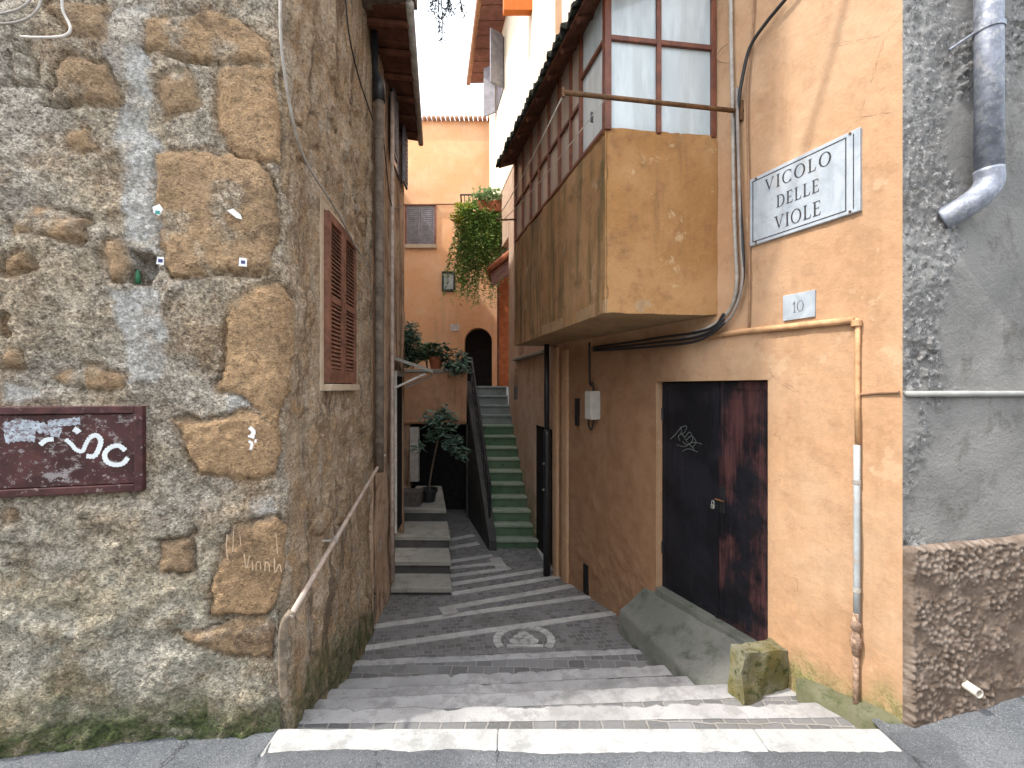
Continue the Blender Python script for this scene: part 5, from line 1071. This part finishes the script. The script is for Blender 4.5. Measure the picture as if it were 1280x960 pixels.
for i in range(n):
    ya, yb = 5 + 6.05 * i / n, 5 + 6.05 * (i + .95) / n
    mb.hexa([(eo(ya), ya, 9.23), (yw(ya) + .02, ya, 9.24), (yw(yb) + .02, yb, 9.24), (eo(yb), yb, 9.23), (eo(ya), ya, 9.27), (yw(ya) + .02, ya, 9.28), (yw(yb) + .02, yb, 9.28), (eo(yb), yb, 9.27)])
ev = mb.build('eave', M['soffit2'], ch)
mb = MB(); mb.tube([(eo(5) - .04, 5, 9.24), (eo(11.05) - .04, 11.05, 9.24)], .055, 10); mb.build('gutter', M['tile'], ev, smooth=True)
mb = MB(); mb.prism([(eo(5), 5, 9.29), (3.5, 5, 10.2), (3.5, 11.05, 10.2), (eo(11.05), 11.05, 9.29)], (0, 0, .08)); mb.build('roof', M['tile'], ch)
CW = Wall((yw(5.0), 5.0), (-.218, 1), (-1, -.218))
w_ = MB(); wbox(w_, CW, 4.3, 5.1, 7.9, 8.95, -.02, .02); wn_ = w_.build('window', M['glass_dark'], ch)
for a in (4.28, 5.12):
    mb = MB(); ax = (CW.n + CW.d * (-.45 if a < 5 else .9)).normalized(); mb.box(CW.pt(a, 8.42, .03) + ax * .16, (.30, .035, 1.08), ax=ax); mb.build('shutter', M['greyshutter'], wn_)
mb = MB(); mb.hexa([(-.125, 7.0, 7.65), (.6, 7.0, 7.65), (.58, 7.12, 7.65), (-.145, 7.12, 7.65), (-.125, 7.0, 8.3), (.6, 7.0, 8.3), (.58, 7.12, 8.3), (-.145, 7.12, 8.3)]); mb.build('upper_balcony', M['awning'], ch)
# balcony with plants over the arch
mb = MB(); mb.hexa([(-1.12, 9.75, 5.28), (yw(9.75), 9.75, 5.28), (yw(10.7), 10.7, 5.28), (-1.2, 10.7, 5.28), (-1.12, 9.75, 5.4), (yw(9.75), 9.75, 5.4), (yw(10.7), 10.7, 5.4), (-1.2, 10.7, 5.4)]); bc = mb.build('balcony', M['frame_pale'], ch)
mb = MB(); mb.hexa([(-.62, 9.74, 4.95), (-.36, 9.74, 4.95), (-.36, 9.78, 4.95), (-.62, 9.78, 4.95), (-.62, 9.74, 5.78), (-.36, 9.74, 5.78), (-.36, 9.78, 5.78), (-.62, 9.78, 5.78)]); mb.build('panel', M['blueglass'], bc)
mb = MB(); mb.tube([(-1.12, 9.78, 5.95), (-.35, 9.78, 5.95)], .018, 6); mb.tube([(-1.12, 9.78, 5.95), (-1.18, 10.65, 5.95)], .018, 6)
for i in range(10): x = -1.12 + .77 * i / 9; mb.tube([(x, 9.78, 5.4), (x, 9.78, 5.95)], .009, 5)
mb.build('balcony_railing', M['black_iron'], bc)
a = at(612, 266, 9.65)
pb = thing('planter', 'terracotta trough of pale leafy plants hung on the balcony rail over the arch', 'planter', a)
mb = MB(); rbox(a.x - .26, a.x + .26, 9.55, 9.74, a.z, a.z + .24, mb); mb.build('trough', M['terracotta'], pb, bevel=.02)
mb = MB(); leaves(mb, blob(V((a.x, 9.65, a.z + .34)), (.42, .2, .22), 330, 0), .12, .6); mb.build('foliage', M['leaf_light'], pb)
bush('flowering_plant', 'yellow green plant at the left end of the balcony over the arch', 'plant', (579, 266), 9.62, 420, (.26, .2, .30), .11, M['leaf_yellow'], base=V((-1.05, 9.9, 5.4)))
vn = thing('trailing_plant', 'dense green curtain of trailing plant hanging from the balcony over the arch', 'plant', (-.75, 9.9, 5.4))
mb = MB(); ms = MB()
for k in range(260):
    x = random.uniform(-1.2, -.24); y = 9.72 - random.uniform(0, .22) + (.5 * random.random() if x < -1.0 else 0); ln = random.uniform(.6, 1.9) * (1.0 if x < -.5 else .75); z0 = random.uniform(5.25, 5.62)
    q = V((x, y, z0)); pts = [q.copy()]; dx = random.uniform(-.05, .05)
    for i in range(int(ln / .055)):
        q = q + V((dx * .3 + random.uniform(-.018, .018), random.uniform(-.014, .014), -.055)); pts.append(q.copy())
        leaves(mb, [q + V((random.uniform(-.03, .03), random.uniform(-.03, .03), 0)) for _ in range(2)], .075, .9, asp=.5)
    if k % 4 == 0 and len(pts) > 2: ms.tube(pts, .004, 4, caps=False)
leaves(mb, blob(V((-.74, 9.72, 5.5)), (.50, .28, .3), 1100, 0), .095, .7)
mb.build('foliage', M['leaf_trail'], vn); ms.build('stem', M['bark'], vn)
# tiled door hood and red wall beyond the corner
mb = MB(); 
hd = thing('tiled_hood', 'small terracotta tiled hood over the passage at the head of the green stairs', 'roof', (-.15, 9.3, 4.2))
for i in range(7):
    y = 8.85 + i * .13; mb.tube([(-.46, y, 4.05), (.15, y, 4.55)], .07, 8)
mb.build('tile_row', M['terracotta'], hd, smooth=True)
mb = MB(); mb.hexa([(-.42, 8.8, 3.92), (.2, 8.8, 4.40), (.2, 9.75, 4.40), (-.42, 9.75, 3.92), (-.42, 8.8, 3.98), (.2, 8.8, 4.46), (.2, 9.75, 4.46), (-.42, 9.75, 3.98)]); mb.build('board', M['soffit'], hd)
rw_ = thing('red_porch_wall', 'narrow red orange wall beside the arch at the head of the stairs', 'wall', (.1, 10.8, 1.7))
mb = MB(); mb.hexa([(-.31, 10.8, 1.7), (1.4, 10.8, 1.7), (1.4, 11.1, 1.7), (-.31, 11.1, 1.7), (-.31, 10.8, 4.72), (1.4, 10.8, 4.72), (1.4, 11.1, 4.72), (-.31, 11.1, 4.72)]); mb.build('wall', M['redwall'], rw_)
mb = MB(); rbox(-.36, -.31, 10.75, 11.15, 1.7, 4.7, mb); mb.build('door_post', M['soffit'], rw_)

# ================================================================== grey house on the street
gh = thing('grey_house', 'grey stucco house with brown pebble dash base on the right street corner', 'house', (3.2, 2.5, 0))
def ggrid(z0, z1, step, fine_to=1.05, L=6.0):
    sv = spans((0, fine_to, step), (fine_to, L, .15)); zv = spans((z0, z1, step)); return np.meshgrid(sv, zv, indexing='ij')
S, Zg = ggrid(.85, 4.1, .0085); P = np.array(GW.p)[None, None] + S[..., None] * np.array(GW.d); P[..., 2] = Zg
patch = sstep(-.05, .22, fbm(P, 1.5, 4, off=8) + .55 * sstep(.45, .1, S) - .25 + .3 * sstep(2.9, 3.6, Zg)); 
smooth_patch = sstep(.02, -.02, poly_sd(S + .02 * fbm(P, 8, 3), Zg + .02 * fbm(P, 8, 3, off=3), [(.10, 1.66), (.32, 1.25), (.50, .95), (.9, .8), (1.4, .8), (1.4, 1.66)]))
patch = patch * (1 - .92 * smooth_patch)
sp = .6 * vnoise(P * 38) + .4 * vnoise(P * 80 + 3); lump = sstep(.56, .78, sp) * sstep(.0, .25, fbm(P, 4, 4, off=12) + .1)
d_ = .010 * fbm(P, 3, 4) + patch * (.012 * fbm(P, 16, 4) + .008 * fbm(P, 45, 3) + .020 * lump) - .018 * patch * sstep(.28, .5, fbm(P, 7, 3, off=21))
d_ = d_ * sstep(0, .03, S)
P += d_[..., None] * np.array(GW.n)
grid_mb(P, None, dict(lump=patch), flip=False).build('wall', M['grey'], gh, smooth=True)
mb = MB(); mb.hexa([GW.pt(a, z, o) for z in (4.1, 9.0) for a, o in ((0, 0), (6, 0), (6, -.3), (0, -.3))]); mb.hexa([GW.pt(a, z, o) for z in (-.2, 4.1) for a, o in ((0.03, -.08), (6, -.08), (6, -.3), (0.03, -.3))]); mb.build('upper_wall', M['grey'], gh)
S, Zg = ggrid(-.12, .93, .0075); top = .925 + .045 * S; Zg = -.12 + (Zg + .12) / 1.05 * (top + .12)
P = np.array(GW.p)[None, None] + S[..., None] * np.array(GW.d); P[..., 2] = Zg
pb_ = np.maximum(np.sqrt(np.clip(1 - (worley(P, 36) / .62) ** 2, 0, 1)), .7 * np.sqrt(np.clip(1 - (worley(P + 3, 62) / .6) ** 2, 0, 1))); peb = pb_ * sstep(-.35, .1, fbm(P, 7, 4, off=4))
d_ = .035 * sstep(top, top - .02, Zg) + .008 * fbm(P, 4, 4) + (.011 + .010 * vnoise(P * 6)) * peb; d_ = d_ * sstep(0, .02, S)
P += d_[..., None] * np.array(GW.n)
grid_mb(P, None, dict(lump=peb), flip=False).build('plinth', M['pebble'], gh, smooth=True)
mb = MB(); mb.tube([GW.pt(a, 1.715, .012) for a in (.01, .4, .8, 2, 6)], .016, 10); tag(mb.build('pipe', simple('grey painted conduit', (0.33, 0.33, 0.31), .7, .3, var=.15), smooth=True), 'grey painted conduit running level across the grey stucco', 'pipe')
gd = thing('drainpipe', 'bluish zinc downpipe with elbow on the grey stucco wall', 'drainpipe', GW.at(1215, 275))
a, _ = GW.hit(1236, 150, .075); zb_e = 2.82
mb = MB(); mb.tube([GW.pt(a, z, .075) for z in (6.5, 4.5, 3.6, zb_e + .03)], .056, 18); mb.build('pipe', M['zinc'], gd, smooth=True)
mb = MB(); mb.tube(arc_pts([GW.pt(a, zb_e + .05, .075), GW.pt(a, zb_e - .02, .075), GW.pt(a - .05, zb_e - .09, .068), GW.pt(a - .12, zb_e - .15, .03), GW.pt(a - .16, zb_e - .18, -.02)], 6), .059, 18); mb.build('elbow', M['zinc'], gd, smooth=True)
zc_ = H - (42 - CY) * 2.33 / F
mb = MB(); mb.tube([GW.pt(a, zc_ - .012, .075), GW.pt(a, zc_ + .012, .075)], .062, 18); mb.tube([GW.pt(a - .05, zc_, .05), GW.pt(a - .14, zc_ - .06, 0)], .006, 8); mb.build('clamp', M['zinc'], gd, smooth=False)
a, z = GW.hit(1212, 857, .06); mb = MB(); n = 16
for k, (r, o) in enumerate(((.023, -.02), (.023, .105), (.018, .105), (.018, .0))): mb.v += [tuple(GW.pt(a + r * math.cos(6.2832 * i / n), z + r * math.sin(6.2832 * i / n) - max(0, o) * .12, o)) for i in range(n)]
mb.f = [[k * n + i, k * n + (i + 1) % n, (k + 1) * n + (i + 1) % n, (k + 1) * n + i] for k in range(3) for i in range(n)] + [list(range(3 * n, 4 * n))]; mb.m = [0] * len(mb.f)
tag(mb.build('drain_stub', M['pvc'], smooth=False), 'short white plastic pipe sticking out of the brown pebble dash base', 'pipe')

# ================================================================== unseen house behind the viewer, added to cut sky light
op = thing('added_opposite_house', 'unseen plain cream house added across the street to cut sky light', 'house', (0, -4.5, 0))
mb = MB(); mb.hexa([(-14, -6.6, -.2), (14, -4.2, -.2), (14, -8, -.2), (-14, -9, -.2), (-14, -6.6, 4.6), (14, -4.2, 4.6), (14, -8, 4.6), (-14, -9, 4.6)][::1]); mb.build('wall', M['cream'], op)
ow = Wall((-14, -6.6), (28, 2.4), (-2.4, 28))
for a in (4, 7.5, 11, 15, 18.5, 22):
    for z in (1.2,):
        mb = MB(); wbox(mb, ow, a, a + 1, z, z + 1.6, -.05, .04); mb.build('window', M['shutter'], op)  # windows of the added house

# ================================================================== overhead
oc = []
for k, (pA, pB, lab) in enumerate(((V((-1.17, 2.47, 5.43)), V((2.04, 2.16, 5.50)), 'thin black cable spanning the alley mouth high up, nearer the street'), (V((-1.24, 3.1, 5.6)), V((1.72, 3.05, 6.0)), 'thin black cable spanning the alley mouth high up, further in'))):
    mb = MB(); mb.tube([pA.lerp(pB, t) - V((0, 0, .25 * t * (1 - t))) for t in np.linspace(0, 1, 14)], .012 if k else .016, 8); tag(mb.build('overhead_cable', M['cable_black'], smooth=True), lab, 'cable')
A, B = V((-1.30, 5.25, 6.62)), V((.72, 5.2, 6.7))
mb = MB(); mb.tube([A.lerp(B, t) - V((0, 0, .2 * t * (1 - t))) for t in np.linspace(0, 1, 12)], .01, 6); tag(mb.build('overhead_cable', M['cable_black'], smooth=True), 'dark cable above the alley from which dry creeper stems hang', 'cable')
cr = thing('hanging_creeper', 'wispy grey green creeper stems dangling against the white sky', 'plant', (-.7, 5.23, 5.6))
ms = MB(); ml = MB()
for (x0, x1, y1) in ((540, 538, 12), (548, 550, 40), (549, 553, 52), (556, 557, 18), (566, 580, 19), (545, 542, 15), (553, 562, 16), (560, 566, 12)):
    a = at(x0, -50, 5.23); b = at(x1, y1, 5.23); a.z = 6.50; pts = arc_pts([a, a.lerp(b, .5) + V((random.uniform(-.04, .04), 0, 0)), b], 6); ms.tube(pts, [.011 - .0006 * i for i in range(len(pts))], 6)
    for q in pts[5:]: leaves(ml, [q] * 3, .06, .9, asp=.3)
ms.build('stem', M['dry'], cr); ml.build('foliage', M['dry'], cr)

# ================================================================== light, sky, camera
EL = math.radians(55); AZ = V((-.95, -.31, 0)).normalized()
tosun = V((AZ.x * math.cos(EL), AZ.y * math.cos(EL), math.sin(EL)))
sd = bpy.data.lights.new('sun', 'SUN'); sd.energy = SUN; sd.angle = math.radians(1.5); sd.color = (1.0, .965, .91)
so = bpy.data.objects.new('sun', sd); COL.objects.link(so); so.rotation_euler = tosun.to_track_quat('Z', 'Y').to_euler(); so.location = tosun * 30
wd = bpy.data.worlds.new('World'); scene.world = wd; wd.use_nodes = True; nt_ = wd.node_tree; bg = nt_.nodes['Background']
sky = nt_.nodes.new('ShaderNodeTexSky'); sky.sky_type = 'NISHITA'; sky.sun_disc = False; sky.sun_elevation = EL; sky.sun_rotation = math.atan2(AZ.x, AZ.y) % (2 * math.pi)
sky.air_density = 1.0; sky.dust_density = 6.0; sky.ozone_density = 1.0; sky.altitude = 50
mx_ = nt_.nodes.new('ShaderNodeMix'); mx_.data_type = 'RGBA'; mx_.inputs[0].default_value = HAZE; mx_.inputs[7].default_value = (*HAZEC, 1)
nt_.links.new(sky.outputs[0], mx_.inputs[6]); nt_.links.new(mx_.outputs[2], bg.inputs[0]); bg.inputs[1].default_value = SKY
cam = bpy.data.cameras.new('camera'); co = bpy.data.objects.new('camera', cam); COL.objects.link(co); scene.camera = co
co.location = (0, 0, H); co.rotation_euler = (math.pi / 2, 0, 0); cam.sensor_width = 36; cam.lens = F / 1280 * 36; cam.shift_y = (CY - 480) / 1280; cam.clip_start = .05; cam.clip_end = 300
vs = scene.view_settings; vs.view_transform = 'Standard'; vs.look = 'None'; vs.exposure = EXPO; vs.gamma = 1
scene.cycles.max_bounces = 8; scene.cycles.diffuse_bounces = 5
try: scene.cycles.use_denoising = True
except Exception: pass
